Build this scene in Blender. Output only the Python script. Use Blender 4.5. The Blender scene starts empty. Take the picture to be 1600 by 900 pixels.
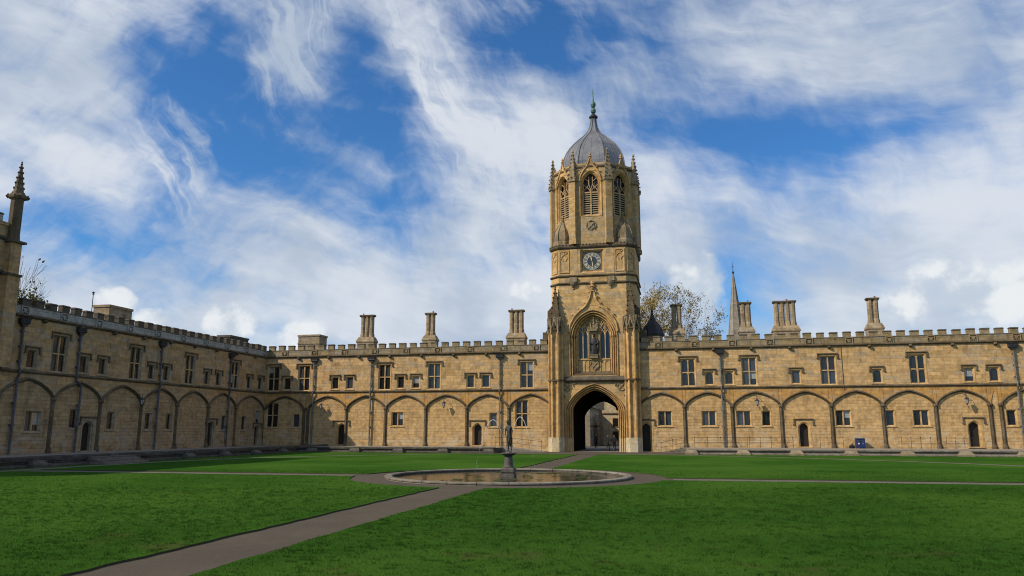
import bpy, bmesh, math, random
import numpy as np
from mathutils import Vector, Matrix, noise as mnoise

random.seed(11)
PI = math.pi
RAD = math.radians
SC = bpy.context.scene
COL = SC.collection

# ------------------------------------------------------------------ camera
cam = bpy.data.cameras.new('camera')
cam_o = bpy.data.objects.new('camera', cam)
COL.objects.link(cam_o)
cam_o.location = (47.63, -81.62, 2.307)
cam_o.rotation_euler = (RAD(90 + 10.48), 0, RAD(12.5))
cam.sensor_width = 36.0
cam.lens = 26.86
cam.clip_start = 0.1
cam.clip_end = 3000
SC.camera = cam_o

# ------------------------------------------------------------------ sun + sky
SUN_EL, SUN_AZ = 38.0, math.degrees(math.atan2(-0.80, -0.60))     # azimuth from +Y towards +X
sun_vec = Vector((math.sin(RAD(SUN_AZ)) * math.cos(RAD(SUN_EL)), math.cos(RAD(SUN_AZ)) * math.cos(RAD(SUN_EL)), math.sin(RAD(SUN_EL))))
sun = bpy.data.lights.new('sun', 'SUN')
sun.energy = 4.6
sun.angle = RAD(0.6)
sun.color = (1.0, 0.87, 0.68)
sun_o = bpy.data.objects.new('sun', sun)
COL.objects.link(sun_o)
sun_o.rotation_euler = sun_vec.to_track_quat('Z', 'Y').to_euler()
sun_o.location = (0, -60, 90)

SC.view_settings.view_transform = 'Standard'
SC.view_settings.look = 'None'
SC.view_settings.gamma = 1.0
SC.view_settings.exposure = 0.0
SC.view_settings.use_curve_mapping = False
SC.cycles.max_bounces = 5
SC.cycles.use_adaptive_sampling = True
SC.cycles.filter_width = 1.05


class NG:
    """small helper to write node graphs"""
    def __init__(self, tree):
        self.t = tree
        self.n = tree.nodes
        self.l = tree.links

    def node(self, typ, **kw):
        nd = self.n.new(typ)
        for k, v in kw.items():
            setattr(nd, k, v)
        return nd

    def put(self, sock, val):
        if isinstance(val, bpy.types.NodeSocket):
            self.l.new(val, sock)
        elif val is not None:
            if sock.type == 'RGBA' and len(val) == 3:
                val = (*val, 1.0)
            sock.default_value = val

    def math(self, op, a, b=None, c=None, clamp=False):
        nd = self.node('ShaderNodeMath', operation=op, use_clamp=clamp)
        for i, x in enumerate((a, b, c)):
            if x is not None:
                self.put(nd.inputs[i], x)
        return nd.outputs[0]

    def vmath(self, op, a, b=None, s=None):
        nd = self.node('ShaderNodeVectorMath', operation=op)
        self.put(nd.inputs[0], a)
        if b is not None:
            self.put(nd.inputs[1], b)
        if s is not None:
            self.put(nd.inputs['Scale'], s)
        return nd.outputs[0]

    def comb(self, x, y, z=0.0):
        nd = self.node('ShaderNodeCombineXYZ')
        for i, v in enumerate((x, y, z)):
            self.put(nd.inputs[i], v)
        return nd.outputs[0]

    def sep(self, v):
        nd = self.node('ShaderNodeSeparateXYZ')
        self.put(nd.inputs[0], v)
        return nd.outputs

    def noise(self, vec, scale, detail=4, rough=0.55, dist=0.0, col=False):
        nd = self.node('ShaderNodeTexNoise')
        self.put(nd.inputs['Vector'], vec)
        nd.inputs['Scale'].default_value = scale
        nd.inputs['Detail'].default_value = detail
        nd.inputs['Roughness'].default_value = rough
        nd.inputs['Distortion'].default_value = dist
        return nd.outputs['Color' if col else 'Fac']

    def ramp(self, fac, lo, hi, a=0.0, b=1.0, smooth=True):
        nd = self.node('ShaderNodeMapRange', clamp=True, interpolation_type='SMOOTHSTEP' if smooth else 'LINEAR')
        self.put(nd.inputs[0], fac)
        for i, v in zip((1, 2, 3, 4), (lo, hi, a, b)):
            self.put(nd.inputs[i], v)
        return nd.outputs[0]

    def mix(self, fac, a, b, mode='MIX'):
        nd = self.node('ShaderNodeMix', data_type='RGBA', blend_type=mode)
        self.put(nd.inputs[0], fac)
        self.put(nd.inputs[6], a)
        self.put(nd.inputs[7], b)
        return nd.outputs[2]


def make_world():
    w = bpy.data.worlds.new('World')
    SC.world = w
    w.use_nodes = True
    g = NG(w.node_tree)
    g.n.clear()
    sky = g.node('ShaderNodeTexSky', sky_type='NISHITA')
    sky.sun_disc = False
    sky.sun_elevation = RAD(SUN_EL)
    sky.sun_rotation = RAD(SUN_AZ % 360)
    sky.altitude = 60
    sky.air_density = 1.0
    sky.dust_density = 0.35
    sky.ozone_density = 3.0
    tc = g.node('ShaderNodeTexCoord')
    d = tc.outputs['Generated']
    x, y, z = g.sep(d)
    az = g.math('MULTIPLY', g.math('ARCTAN2', x, y), 57.2958)
    el = g.math('MULTIPLY', g.math('ARCSINE', z), 57.2958)
    # turbulent warp of the sky coordinates
    wv = g.noise(d, 5.0, 4, 0.55, 0.0, col=True)
    wx, wy, wz = g.sep(wv)
    azw = g.math('ADD', az, g.math('MULTIPLY', g.math('SUBTRACT', wx, 0.5), 8.0))
    elw = g.math('ADD', el, g.math('MULTIPLY', g.math('SUBTRACT', wy, 0.5), 6.0))
    #       azimuth, elevation, radius, radius, tilt, weight
    lay = [(-34.9, 21.2, 5.2, 5.6, -13, -0.78), (-24.6, 25.4, 3.2, 4.9, 13, -0.45), (-26.2, 15.8, 8.1, 2.8, -22, -0.50),
           (-5.7, 29.3, 7.6, 2.6, -9, -0.55), (9.2, 20.2, 7.3, 2.5, -1, -0.85), (5.2, 10.0, 3.3, 2.7, -34, -0.50),
           (-43.0, 13.5, 5.0, 1.9, -6, -0.42), (-43.9, 11.1, 4.1, 1.2, -5, -0.32), (-13.0, 11.7, 5.4, 1.1, 4, -0.34),
           (-20.4, 17.5, 4.4, 2.1, -8, -0.40), (-2.9, 21.3, 2.9, 1.8, -4, -0.26), (15.1, 15.7, 2.3, 1.3, -8, -0.12),
           (-35.7, 11.9, 2.5, 1.1, -17, -0.15), (-45.0, 22.7, 7.0, 5.8, 31, 0.42), (-29.1, 27.2, 2.5, 5.0, -26, 0.50),
           (-18.1, 24.9, 1.6, 6.5, 19, 0.22), (-13.5, 21.0, 3.4, 2.6, 0, 0.20),
           (-13.6, 28.2, 4.2, 3.0, 0, -0.34), (-21.6, 21.5, 2.4, 3.0, 15, -0.24), (-30.3, 15.5, 6.0, 2.3, -32, 0.30),
           (-18.4, 12.8, 11.2, 3.3, -12, 0.34), (13.9, 24.7, 11.4, 3.7, -13, 0.40), (18.6, 11.9, 5.8, 5.4, -8, 0.42),
           (-14.5, 8.6, 40.0, 2.6, -1, 0.34), (1.0, 12.5, 2.8, 2.8, -3, 0.28), (-10.5, 18.6, 4.0, 3.8, -1, 0.22),
           (-39.5, 18.0, 3.3, 3.0, -35, 0.24), (-27.0, 11.6, 17.0, 3.0, -8, 0.26), (9.0, 13.0, 9.0, 3.0, 0, 0.16)]
    total = None
    for a0, e0, rx, ry, tilt, wgt in lay:
        c, s = math.cos(RAD(tilt)), math.sin(RAD(tilt))
        da = g.math('SUBTRACT', azw, a0)
        de = g.math('SUBTRACT', elw, e0)
        u = g.math('ADD', g.math('MULTIPLY', da, c / rx), g.math('MULTIPLY', de, s / rx))
        v = g.math('ADD', g.math('MULTIPLY', da, -s / ry), g.math('MULTIPLY', de, c / ry))
        q = g.math('ADD', g.math('MULTIPLY', u, u), g.math('MULTIPLY', v, v))
        e = g.math('MULTIPLY', g.math('EXPONENT', g.math('MULTIPLY', q, -0.8)), wgt)
        total = e if total is None else g.math('ADD', total, e)
    # fibrous cirrus: noise drawn out along a slanting direction, bent by the warp
    t = RAD(-62)
    u = g.math('ADD', g.math('MULTIPLY', azw, math.cos(t)), g.math('MULTIPLY', elw, math.sin(t)))
    v = g.math('ADD', g.math('MULTIPLY', azw, -math.sin(t)), g.math('MULTIPLY', elw, math.cos(t)))
    fx, fy, fz = g.sep(g.noise(d, 16.0, 2, 0.5, 0.0, col=True))          # finer curl for the fibres
    cu1 = g.math('MULTIPLY', g.math('SUBTRACT', fx, 0.5), 1.5)
    fib = g.noise(g.comb(g.math('MULTIPLY', u, 0.055), g.math('MULTIPLY', v, 0.34), cu1), 1.0, 6, 0.62, 0.0)
    t = RAD(40)
    u3 = g.math('ADD', g.math('MULTIPLY', azw, math.cos(t)), g.math('MULTIPLY', elw, math.sin(t)))
    v3 = g.math('ADD', g.math('MULTIPLY', azw, -math.sin(t)), g.math('MULTIPLY', elw, math.cos(t)))
    fib2 = g.noise(g.comb(g.math('MULTIPLY', u3, 0.05), g.math('MULTIPLY', v3, 0.30), g.math('ADD', cu1, 9.0)), 1.0, 5, 0.62, 0.0)
    side = g.ramp(g.math('ADD', azw, g.math('MULTIPLY', g.math('SUBTRACT', wz, 0.5), 40.0)), -34.0, -16.0)
    fib = g.math('ADD', g.math('MULTIPLY', fib, side), g.math('MULTIPLY', fib2, g.math('SUBTRACT', 1.0, side)))
    t = RAD(-12)
    u2 = g.math('ADD', g.math('MULTIPLY', azw, math.cos(t)), g.math('MULTIPLY', elw, math.sin(t)))
    v2 = g.math('ADD', g.math('MULTIPLY', azw, -math.sin(t)), g.math('MULTIPLY', elw, math.cos(t)))
    rip = g.noise(g.comb(g.math('MULTIPLY', u2, 0.10), g.math('MULTIPLY', v2, 0.42), 7.7), 1.0, 5, 0.58, 0.0)
    puff = g.noise(d, 8.0, 5, 0.55, 0.0)
    m = g.math('ADD', g.math('MULTIPLY', g.math('SUBTRACT', fib, 0.5), g.ramp(azw, -10.0, 4.0, 1.25, 0.6)), g.math('MULTIPLY', g.math('SUBTRACT', rip, 0.5), 0.95))
    m = g.math('ADD', m, g.math('MULTIPLY', g.math('SUBTRACT', puff, 0.5), 0.85))
    # curling wisps high up
    wsp = g.noise(g.comb(g.math('MULTIPLY', u, 0.10), g.math('MULTIPLY', v, 1.0), cu1), 1.0, 4, 0.6, 0.0)
    wm = None
    for a0, e0, rx, ry, tilt in [(-18.3, 24.6, 1.5, 6.5, 19), (-29.1, 27.0, 2.4, 4.6, -26), (-36.5, 18.3, 2.0, 3.6, -20), (-15.5, 20.5, 3.0, 2.0, 10)]:
        c, s = math.cos(RAD(tilt)), math.sin(RAD(tilt))
        da, de = g.math('SUBTRACT', azw, a0), g.math('SUBTRACT', elw, e0)
        uu = g.math('ADD', g.math('MULTIPLY', da, c / rx), g.math('MULTIPLY', de, s / rx))
        vv = g.math('ADD', g.math('MULTIPLY', da, -s / ry), g.math('MULTIPLY', de, c / ry))
        e = g.math('EXPONENT', g.math('MULTIPLY', g.math('ADD', g.math('MULTIPLY', uu, uu), g.math('MULTIPLY', vv, vv)), -0.9))
        wm = e if wm is None else g.math('MAXIMUM', wm, e)
    wsp = g.math('MULTIPLY', g.math('MULTIPLY', g.ramp(wsp, 0.42, 0.70), wm), 0.60)
    m = g.math('ADD', m, wsp)
    field = g.math('ADD', g.math('ADD', total, 0.64), m)
    dens = g.ramp(field, 0.10, 1.10, 0.0, 0.95)
    # low cumulus heads near the horizon
    cum = g.noise(d, 22.0, 5, 0.55, 0.0)
    cl = None
    for a0, e0, rx, ry in [(-33.1, 7.3, 2.1, 1.55), (-40.4, 8.3, 1.5, 1.3), (-37.6, 7.2, 1.7, 1.1), (-27.9, 6.8, 1.9, 1.3),
                           (1.6, 10.2, 2.6, 3.2), (19.0, 8.6, 6.0, 2.5), (-60.0, 7.0, 4.0, 2.0), (40.0, 7.0, 5.0, 2.4), (-11.5, 10.3, 1.5, 0.9)]:
        q = g.math('ADD', g.math('POWER', g.math('ABSOLUTE', g.math('DIVIDE', g.math('SUBTRACT', az, a0), rx)), 2.0),
                   g.math('POWER', g.math('ABSOLUTE', g.math('DIVIDE', g.math('SUBTRACT', el, e0), ry)), 2.0))
        e = g.math('SUBTRACT', 1.0, q)
        cl = e if cl is None else g.math('MAXIMUM', cl, e)
    cu = g.ramp(g.math('ADD', cl, g.math('MULTIPLY', g.math('SUBTRACT', cum, 0.5), 3.0)), 0.0, 0.75)
    # cloud colour: bright crests, blue-grey bodies
    shade = g.noise(d, 4.2, 4, 0.55, 0.0)
    shade = g.ramp(g.math('ADD', shade, g.math('MULTIPLY', g.math('SUBTRACT', rip, 0.5), 0.35)), 0.36, 0.64)
    ccol = g.mix(shade, (4.7, 5.5, 6.7), (7.3, 7.75, 8.4))
    cucol = g.mix(g.ramp(g.math('ADD', cum, g.math('MULTIPLY', g.math('SUBTRACT', shade, 0.5), 0.25)), 0.36, 0.62), (5.6, 6.4, 7.4), (8.6, 8.9, 9.1))
    # deepen the clear blue a little
    blue = g.mix(1.0, sky.outputs[0], (0.46, 0.94, 1.36), 'MULTIPLY')
    c1 = g.mix(dens, blue, ccol)
    c2 = g.mix(g.math('MULTIPLY', cu, 0.9), c1, cucol)
    bg = g.node('ShaderNodeBackground')
    g.put(bg.inputs[0], c2)
    bg.inputs[1].default_value = 0.098
    out = g.node('ShaderNodeOutputWorld')
    g.l.new(bg.outputs[0], out.inputs[0])
    w.cycles.sampling_method = 'MANUAL'
    w.cycles.sample_map_resolution = 512


make_world()


# ------------------------------------------------------------------ materials
MATS = {}


def new_mat(name):
    m = bpy.data.materials.new(name)
    m.use_nodes = True
    g = NG(m.node_tree)
    b = g.n['Principled BSDF']
    MATS[name] = m
    return m, g, b


def bump(g, b, h, strength, dist):
    nd = g.node('ShaderNodeBump')
    nd.inputs['Strength'].default_value = strength
    nd.inputs['Distance'].default_value = dist
    g.put(nd.inputs['Height'], h)
    g.l.new(nd.outputs[0], b.inputs['Normal'])


def stone(name, c1, c2, mortar=None, row=0.34, length=0.85, mort=0.012, stain=0.5, staincol=(0.070, 0.050, 0.030), vary=0.45,
          bmp=0.5, grey=0.25, greycol=(0.34, 0.31, 0.25), lichen=0.0, damp=None):
    m, g, b = new_mat(name)
    co = g.node('ShaderNodeTexCoord').outputs['Object']
    x, y, z = g.sep(co)
    U = g.math('ADD', x, g.math('MULTIPLY', y, 0.73))
    jit = g.noise(co, 1.3, 2, 0.5)
    rnd = g.node('ShaderNodeObjectInfo').outputs['Random']
    p3 = g.vmath('ADD', co, g.comb(g.math('MULTIPLY', rnd, 37.0), 0.0, g.math('MULTIPLY', rnd, 11.0)))
    if mortar is not None:
        bt = g.node('ShaderNodeTexBrick')
        bt.offset = 0.43
        bt.squash = 1.35
        bt.squash_frequency = 3
        g.put(bt.inputs['Vector'], g.comb(g.math('ADD', U, g.math('MULTIPLY', jit, 0.05)), g.math('ADD', z, g.math('MULTIPLY', jit, 0.03)), 0.0))
        g.put(bt.inputs['Color1'], c1)
        g.put(bt.inputs['Color2'], c2)
        g.put(bt.inputs['Mortar'], mortar)
        bt.inputs['Scale'].default_value = 1.0
        bt.inputs['Mortar Size'].default_value = mort
        bt.inputs['Mortar Smooth'].default_value = 0.3
        bt.inputs['Bias'].default_value = -0.1
        bt.inputs['Brick Width'].default_value = length
        bt.inputs['Row Height'].default_value = row
        col, bf = bt.outputs['Color'], bt.outputs['Fac']
        # second, coarser set of replaced or discoloured blocks
        b2 = g.node('ShaderNodeTexBrick')
        b2.offset = 0.43
        b2.squash = 1.35
        b2.squash_frequency = 3
        g.put(b2.inputs['Vector'], g.comb(g.math('ADD', g.math('ADD', U, 41.7), g.math('MULTIPLY', jit, 0.05)), g.math('ADD', z, g.math('MULTIPLY', jit, 0.03)), 0.0))
        b2.inputs['Color1'].default_value = (0, 0, 0, 1)
        b2.inputs['Color2'].default_value = (1, 1, 1, 1)
        b2.inputs['Mortar'].default_value = (0.5, 0.5, 0.5, 1)
        b2.inputs['Scale'].default_value = 1.0
        b2.inputs['Mortar Size'].default_value = 0.0
        b2.inputs['Brick Width'].default_value = length
        b2.inputs['Row Height'].default_value = row
        bx = g.sep(b2.outputs['Color'])[0]
        col = g.mix(g.ramp(bx, 0.55, 1.0, 0.0, vary), col, greycol)
        col = g.mix(g.ramp(bx, 0.16, 0.02, 0.0, vary * 0.8), col, tuple(min(1, k * 1.28) for k in c1))
    else:
        n0 = g.noise(p3, 1.1, 5, 0.6)
        col = g.mix(g.ramp(n0, 0.3, 0.7), c1, c2)
        bf = None
    big = g.noise(p3, 0.42, 5, 0.62)
    col = g.mix(g.ramp(big, 0.38, 0.72, 0.0, grey), col, greycol)
    med = g.noise(p3, 2.6, 6, 0.65)
    col = g.mix(1.0, col, g.mix(g.ramp(med, 0.25, 0.75), (0.70, 0.69, 0.69), (1.18, 1.17, 1.15)), 'MULTIPLY')
    # vertical run-off streaks and soot patches
    sx, sy, sz = g.sep(p3)
    st = g.noise(g.comb(g.math('MULTIPLY', g.math('ADD', sx, g.math('MULTIPLY', sy, 0.73)), 1.5), g.math('MULTIPLY', sz, 0.28), 0.0), 1.0, 6, 0.68)
    st2 = g.noise(p3, 0.9, 6, 0.7)
    sf = g.ramp(g.math('ADD', g.math('MULTIPLY', st, 0.6), g.math('MULTIPLY', st2, 0.4)), 0.475, 0.70, 0.0, stain)
    col = g.mix(sf, col, staincol)
    if lichen:
        li = g.noise(p3, 5.5, 5, 0.7)
        col = g.mix(g.ramp(li, 0.56, 0.70, 0.0, lichen), col, (0.42, 0.40, 0.33))
    if damp:                                         # limewash remains and rising damp on the lowest courses
        dn = g.noise(g.comb(g.math('MULTIPLY', U, 0.55), g.math('MULTIPLY', z, 1.5), g.math('MULTIPLY', y, 0.2)), 1.0, 5, 0.7)
        lo = g.ramp(z, 1.2, 2.9, 1.0, 0.0)
        col = g.mix(g.math('MULTIPLY', g.ramp(dn, 0.46, 0.62, 0, 0.7), lo), col, damp)
        d2 = g.noise(g.comb(g.math('MULTIPLY', U, 0.9), g.math('MULTIPLY', z, 0.8), 5.0), 1.0, 5, 0.7)
        col = g.mix(g.math('MULTIPLY', g.ramp(d2, 0.48, 0.66, 0, 0.6), g.ramp(z, 0.7, 2.2, 1.0, 0.25)), col, tuple(k * 0.42 for k in c2))
    g.put(b.inputs['Base Color'], col)
    b.inputs['Roughness'].default_value = 0.93
    b.inputs['Specular IOR Level'].default_value = 0.2
    fine = g.noise(p3, 14.0, 5, 0.7)
    h = g.math('ADD', g.math('MULTIPLY', fine, 0.35), g.math('MULTIPLY', med, 0.65))
    if bf is not None:
        h = g.math('SUBTRACT', h, g.math('MULTIPLY', bf, 0.5))
    bump(g, b, h, bmp, 0.04)
    return m


stone('wall_stone', (0.595, 0.386, 0.178), (0.42, 0.266, 0.112), (0.37, 0.24, 0.115), length=1.1, stain=0.62, grey=0.22, bmp=0.5, mort=0.009)
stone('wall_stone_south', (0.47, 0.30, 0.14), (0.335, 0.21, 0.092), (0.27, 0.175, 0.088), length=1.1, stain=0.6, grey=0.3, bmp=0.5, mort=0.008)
stone('spandrel_stone', (0.52, 0.295, 0.095), (0.41, 0.222, 0.068), (0.36, 0.20, 0.068), row=0.38, stain=0.5, grey=0.12, bmp=0.4, mort=0.006)
stone('bay_stone', (0.57, 0.37, 0.165), (0.46, 0.288, 0.118), (0.40, 0.26, 0.115), row=0.30, length=0.75, mort=0.006, stain=0.6, grey=0.28,
      greycol=(0.44, 0.34, 0.21), bmp=0.9, lichen=0.22, vary=0.28, damp=(0.52, 0.43, 0.29))
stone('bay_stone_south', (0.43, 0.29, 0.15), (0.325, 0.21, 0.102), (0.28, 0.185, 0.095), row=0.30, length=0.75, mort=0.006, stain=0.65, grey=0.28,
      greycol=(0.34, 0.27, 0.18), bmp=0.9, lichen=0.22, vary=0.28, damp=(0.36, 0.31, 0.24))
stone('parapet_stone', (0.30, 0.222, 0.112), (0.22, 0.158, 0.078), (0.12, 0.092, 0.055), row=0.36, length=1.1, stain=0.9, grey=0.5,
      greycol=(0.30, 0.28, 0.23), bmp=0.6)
stone('parapet_stone_south', (0.36, 0.345, 0.31), (0.30, 0.28, 0.25), (0.16, 0.15, 0.13), row=0.36, length=1.1, stain=0.55, grey=0.5,
      greycol=(0.36, 0.36, 0.35), bmp=0.6)
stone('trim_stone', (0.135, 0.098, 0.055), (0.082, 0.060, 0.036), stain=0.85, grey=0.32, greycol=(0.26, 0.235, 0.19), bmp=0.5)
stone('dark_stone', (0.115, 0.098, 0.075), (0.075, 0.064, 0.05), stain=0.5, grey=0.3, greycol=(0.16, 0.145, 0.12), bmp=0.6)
stone('window_stone', (0.54, 0.37, 0.175), (0.42, 0.255, 0.095), stain=0.5, grey=0.3, bmp=0.3)
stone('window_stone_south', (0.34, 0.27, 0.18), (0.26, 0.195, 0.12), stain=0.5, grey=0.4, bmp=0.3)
stone('tower_stone', (0.585, 0.385, 0.17), (0.455, 0.292, 0.118), (0.39, 0.255, 0.115), row=0.36, length=0.9, mort=0.008, stain=0.5, grey=0.3, bmp=0.45)
stone('drum_stone', (0.49, 0.33, 0.145), (0.39, 0.255, 0.105), (0.34, 0.23, 0.10), row=0.36, length=0.9, mort=0.008, stain=0.5, grey=0.35, bmp=0.45)
stone('moulding_stone', (0.60, 0.395, 0.175), (0.45, 0.26, 0.085), stain=0.7, grey=0.3, greycol=(0.36, 0.32, 0.25), bmp=0.4)
stone('carved_stone', (0.33, 0.255, 0.15), (0.20, 0.155, 0.095), stain=0.75, grey=0.4, bmp=0.9)
stone('plinth_stone', (0.55, 0.455, 0.28), (0.46, 0.37, 0.22), (0.36, 0.29, 0.19), row=0.45, length=0.8, stain=0.3, grey=0.35,
      greycol=(0.50, 0.45, 0.35), bmp=0.5)
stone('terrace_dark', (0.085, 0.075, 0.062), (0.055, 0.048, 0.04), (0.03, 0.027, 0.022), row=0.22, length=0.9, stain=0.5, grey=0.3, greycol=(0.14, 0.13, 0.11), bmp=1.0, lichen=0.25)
stone('terrace_stone', (0.19, 0.165, 0.13), (0.13, 0.112, 0.09), (0.075, 0.065, 0.05), row=0.22, length=0.9, stain=0.6, grey=0.5,
      greycol=(0.25, 0.235, 0.2), bmp=1.0, lichen=0.3)
stone('pier_stone', (0.27, 0.22, 0.145), (0.185, 0.15, 0.095), stain=0.5, grey=0.4, bmp=0.6)
stone('chimney_stone', (0.35, 0.265, 0.16), (0.25, 0.185, 0.11), (0.18, 0.14, 0.09), row=0.3, length=0.7, stain=0.7, grey=0.35, bmp=0.5)
stone('rim_stone', (0.20, 0.18, 0.145), (0.14, 0.125, 0.10), (0.08, 0.07, 0.055), row=0.6, length=1.1, stain=0.55, grey=0.5, greycol=(0.30, 0.275, 0.235), bmp=0.6)
stone('spire_stone', (0.26, 0.235, 0.195), (0.20, 0.18, 0.145), (0.22, 0.19, 0.15), row=0.5, length=1.1, stain=0.4, grey=0.4, bmp=0.3)
stone('street_stone', (0.55, 0.45, 0.28), (0.46, 0.36, 0.21), (0.33, 0.27, 0.17), stain=0.3, grey=0.3, bmp=0.4)
stone('street_render', (0.32, 0.28, 0.21), (0.24, 0.21, 0.155), stain=0.3, grey=0.3, bmp=0.2)  # tone darkened so the colour carries the shade on the side-street houses


def plain(name, c1, c2=None, rough=0.7, metal=0.0, scale=6.0, bmp=0.0, dist=0.01, spec=0.4, emit=None):
    m, g, b = new_mat(name)
    c2 = c2 or tuple(k * 0.7 for k in c1)
    co = g.node('ShaderNodeTexCoord').outputs['Object']
    n = g.noise(co, scale, 5, 0.65)
    g.put(b.inputs['Base Color'], g.mix(g.ramp(n, 0.3, 0.7), c1, c2))
    b.inputs['Roughness'].default_value = rough
    b.inputs['Metallic'].default_value = metal
    b.inputs['Specular IOR Level'].default_value = spec
    if bmp:
        bump(g, b, n, bmp, dist)
    return m


plain('lead', (0.245, 0.25, 0.262), (0.15, 0.155, 0.165), 0.42, 0.35, 1.1, 0.3, 0.02)
plain('lead_dark', (0.045, 0.045, 0.05), (0.025, 0.025, 0.03), 0.6, 0.2, 2.0)
plain('slate', (0.12, 0.125, 0.135), (0.075, 0.08, 0.09), 0.7, 0.0, 3.0, 0.3)
plain('copper', (0.10, 0.22, 0.19), (0.055, 0.10, 0.085), 0.65, 0.2, 5.0)
plain('iron', (0.045, 0.045, 0.048), (0.025, 0.025, 0.027), 0.55, 0.3, 8.0)
plain('pipe_paint', (0.19, 0.185, 0.175), (0.085, 0.08, 0.075), 0.6, 0.1, 2.5)
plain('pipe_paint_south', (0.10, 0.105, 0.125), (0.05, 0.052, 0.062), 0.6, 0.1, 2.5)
plain('door_wood', (0.022, 0.016, 0.011), (0.012, 0.009, 0.006), 0.7, 0.0, 4.0, 0.3)
plain('door_brown', (0.07, 0.04, 0.02), (0.045, 0.025, 0.013), 0.7, 0.0, 4.0, 0.3)
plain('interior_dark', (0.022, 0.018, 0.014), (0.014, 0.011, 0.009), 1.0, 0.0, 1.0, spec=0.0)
plain('bronze', (0.055, 0.062, 0.058), (0.026, 0.029, 0.028), 0.5, 0.45, 9.0, 0.3)
plain('fountain_stone', (0.11, 0.098, 0.085), (0.058, 0.052, 0.046), 0.75, 0.0, 5.0, 0.5, 0.02)
plain('louvre_wood', (0.37, 0.305, 0.21), (0.27, 0.22, 0.15), 0.85, 0.0, 3.0)
plain('gold', (0.75, 0.66, 0.45), (0.62, 0.54, 0.36), 0.45, 0.1, 8.0)
plain('clock_dark', (0.035, 0.045, 0.065), (0.022, 0.028, 0.04), 0.5, 0.0, 8.0)
plain('clock_ring', (0.17, 0.19, 0.20), (0.11, 0.125, 0.135), 0.6, 0.0, 8.0)
def pale_gravel():
    m, g, b = new_mat('pale_gravel')
    co = g.node('ShaderNodeTexCoord').outputs['Object']
    n = g.noise(co, 1.2, 5, 0.7)
    g.put(b.inputs['Base Color'], g.mix(g.ramp(n, 0.3, 0.7), (0.12, 0.11, 0.075), (0.08, 0.078, 0.05)))
    b.inputs['Roughness'].default_value = 0.95


pale_gravel()
plain('white_paint', (0.75, 0.74, 0.70), (0.66, 0.65, 0.61), 0.6, 0.0, 6.0)
plain('blue_paint', (0.012, 0.03, 0.13), (0.010, 0.022, 0.09), 0.45, 0.0, 4.0)
plain('lamp_glass', (0.36, 0.37, 0.37), (0.26, 0.27, 0.27), 0.2, 0.0, 6.0)
plain('black_cloth', (0.018, 0.018, 0.022), (0.010, 0.010, 0.012), 0.9, 0.0, 8.0)
plain('grey_cloth', (0.06, 0.06, 0.07), (0.035, 0.035, 0.045), 0.9, 0.0, 8.0)
plain('skin', (0.42, 0.27, 0.20), (0.36, 0.22, 0.16), 0.6, 0.0, 8.0)
plain('bark', (0.15, 0.122, 0.088), (0.085, 0.068, 0.05), 0.9, 0.0, 4.0, 0.5)
plain('soil', (0.055, 0.05, 0.022), (0.032, 0.034, 0.014), 0.95, 0.0, 12.0, 0.8)
plain('terracotta', (0.28, 0.19, 0.12), (0.18, 0.12, 0.08), 0.85)
plain('street_asphalt', (0.06, 0.058, 0.056), (0.045, 0.044, 0.043), 0.9, 0.0, 10.0)
plain('flagstone', (0.26, 0.235, 0.195), (0.17, 0.15, 0.125), 0.85, 0.0, 2.0, 0.4)


def leaf_mat(name, cols):
    m, g, b = new_mat(name)
    gi = g.node('ShaderNodeNewGeometry')
    r = gi.outputs['Random Per Island']
    cr = g.node('ShaderNodeValToRGB')
    e = cr.color_ramp.elements
    while len(e) < len(cols):
        e.new(0.5)
    for i, c in enumerate(cols):
        e[i].position = i / (len(cols) - 1)
        e[i].color = (*c, 1)
    g.put(cr.inputs[0], r)
    g.put(b.inputs['Base Color'], cr.outputs[0])
    b.inputs['Roughness'].default_value = 0.75
    b.inputs['Specular IOR Level'].default_value = 0.25
    tr = g.node('ShaderNodeBsdfTranslucent')
    g.put(tr.inputs[0], cr.outputs[0])
    mx = g.node('ShaderNodeMixShader')
    mx.inputs[0].default_value = 0.35
    g.l.new(b.outputs[0], mx.inputs[1])
    g.l.new(tr.outputs[0], mx.inputs[2])
    g.l.new(mx.outputs[0], g.n['Material Output'].inputs[0])
    return m


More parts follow.
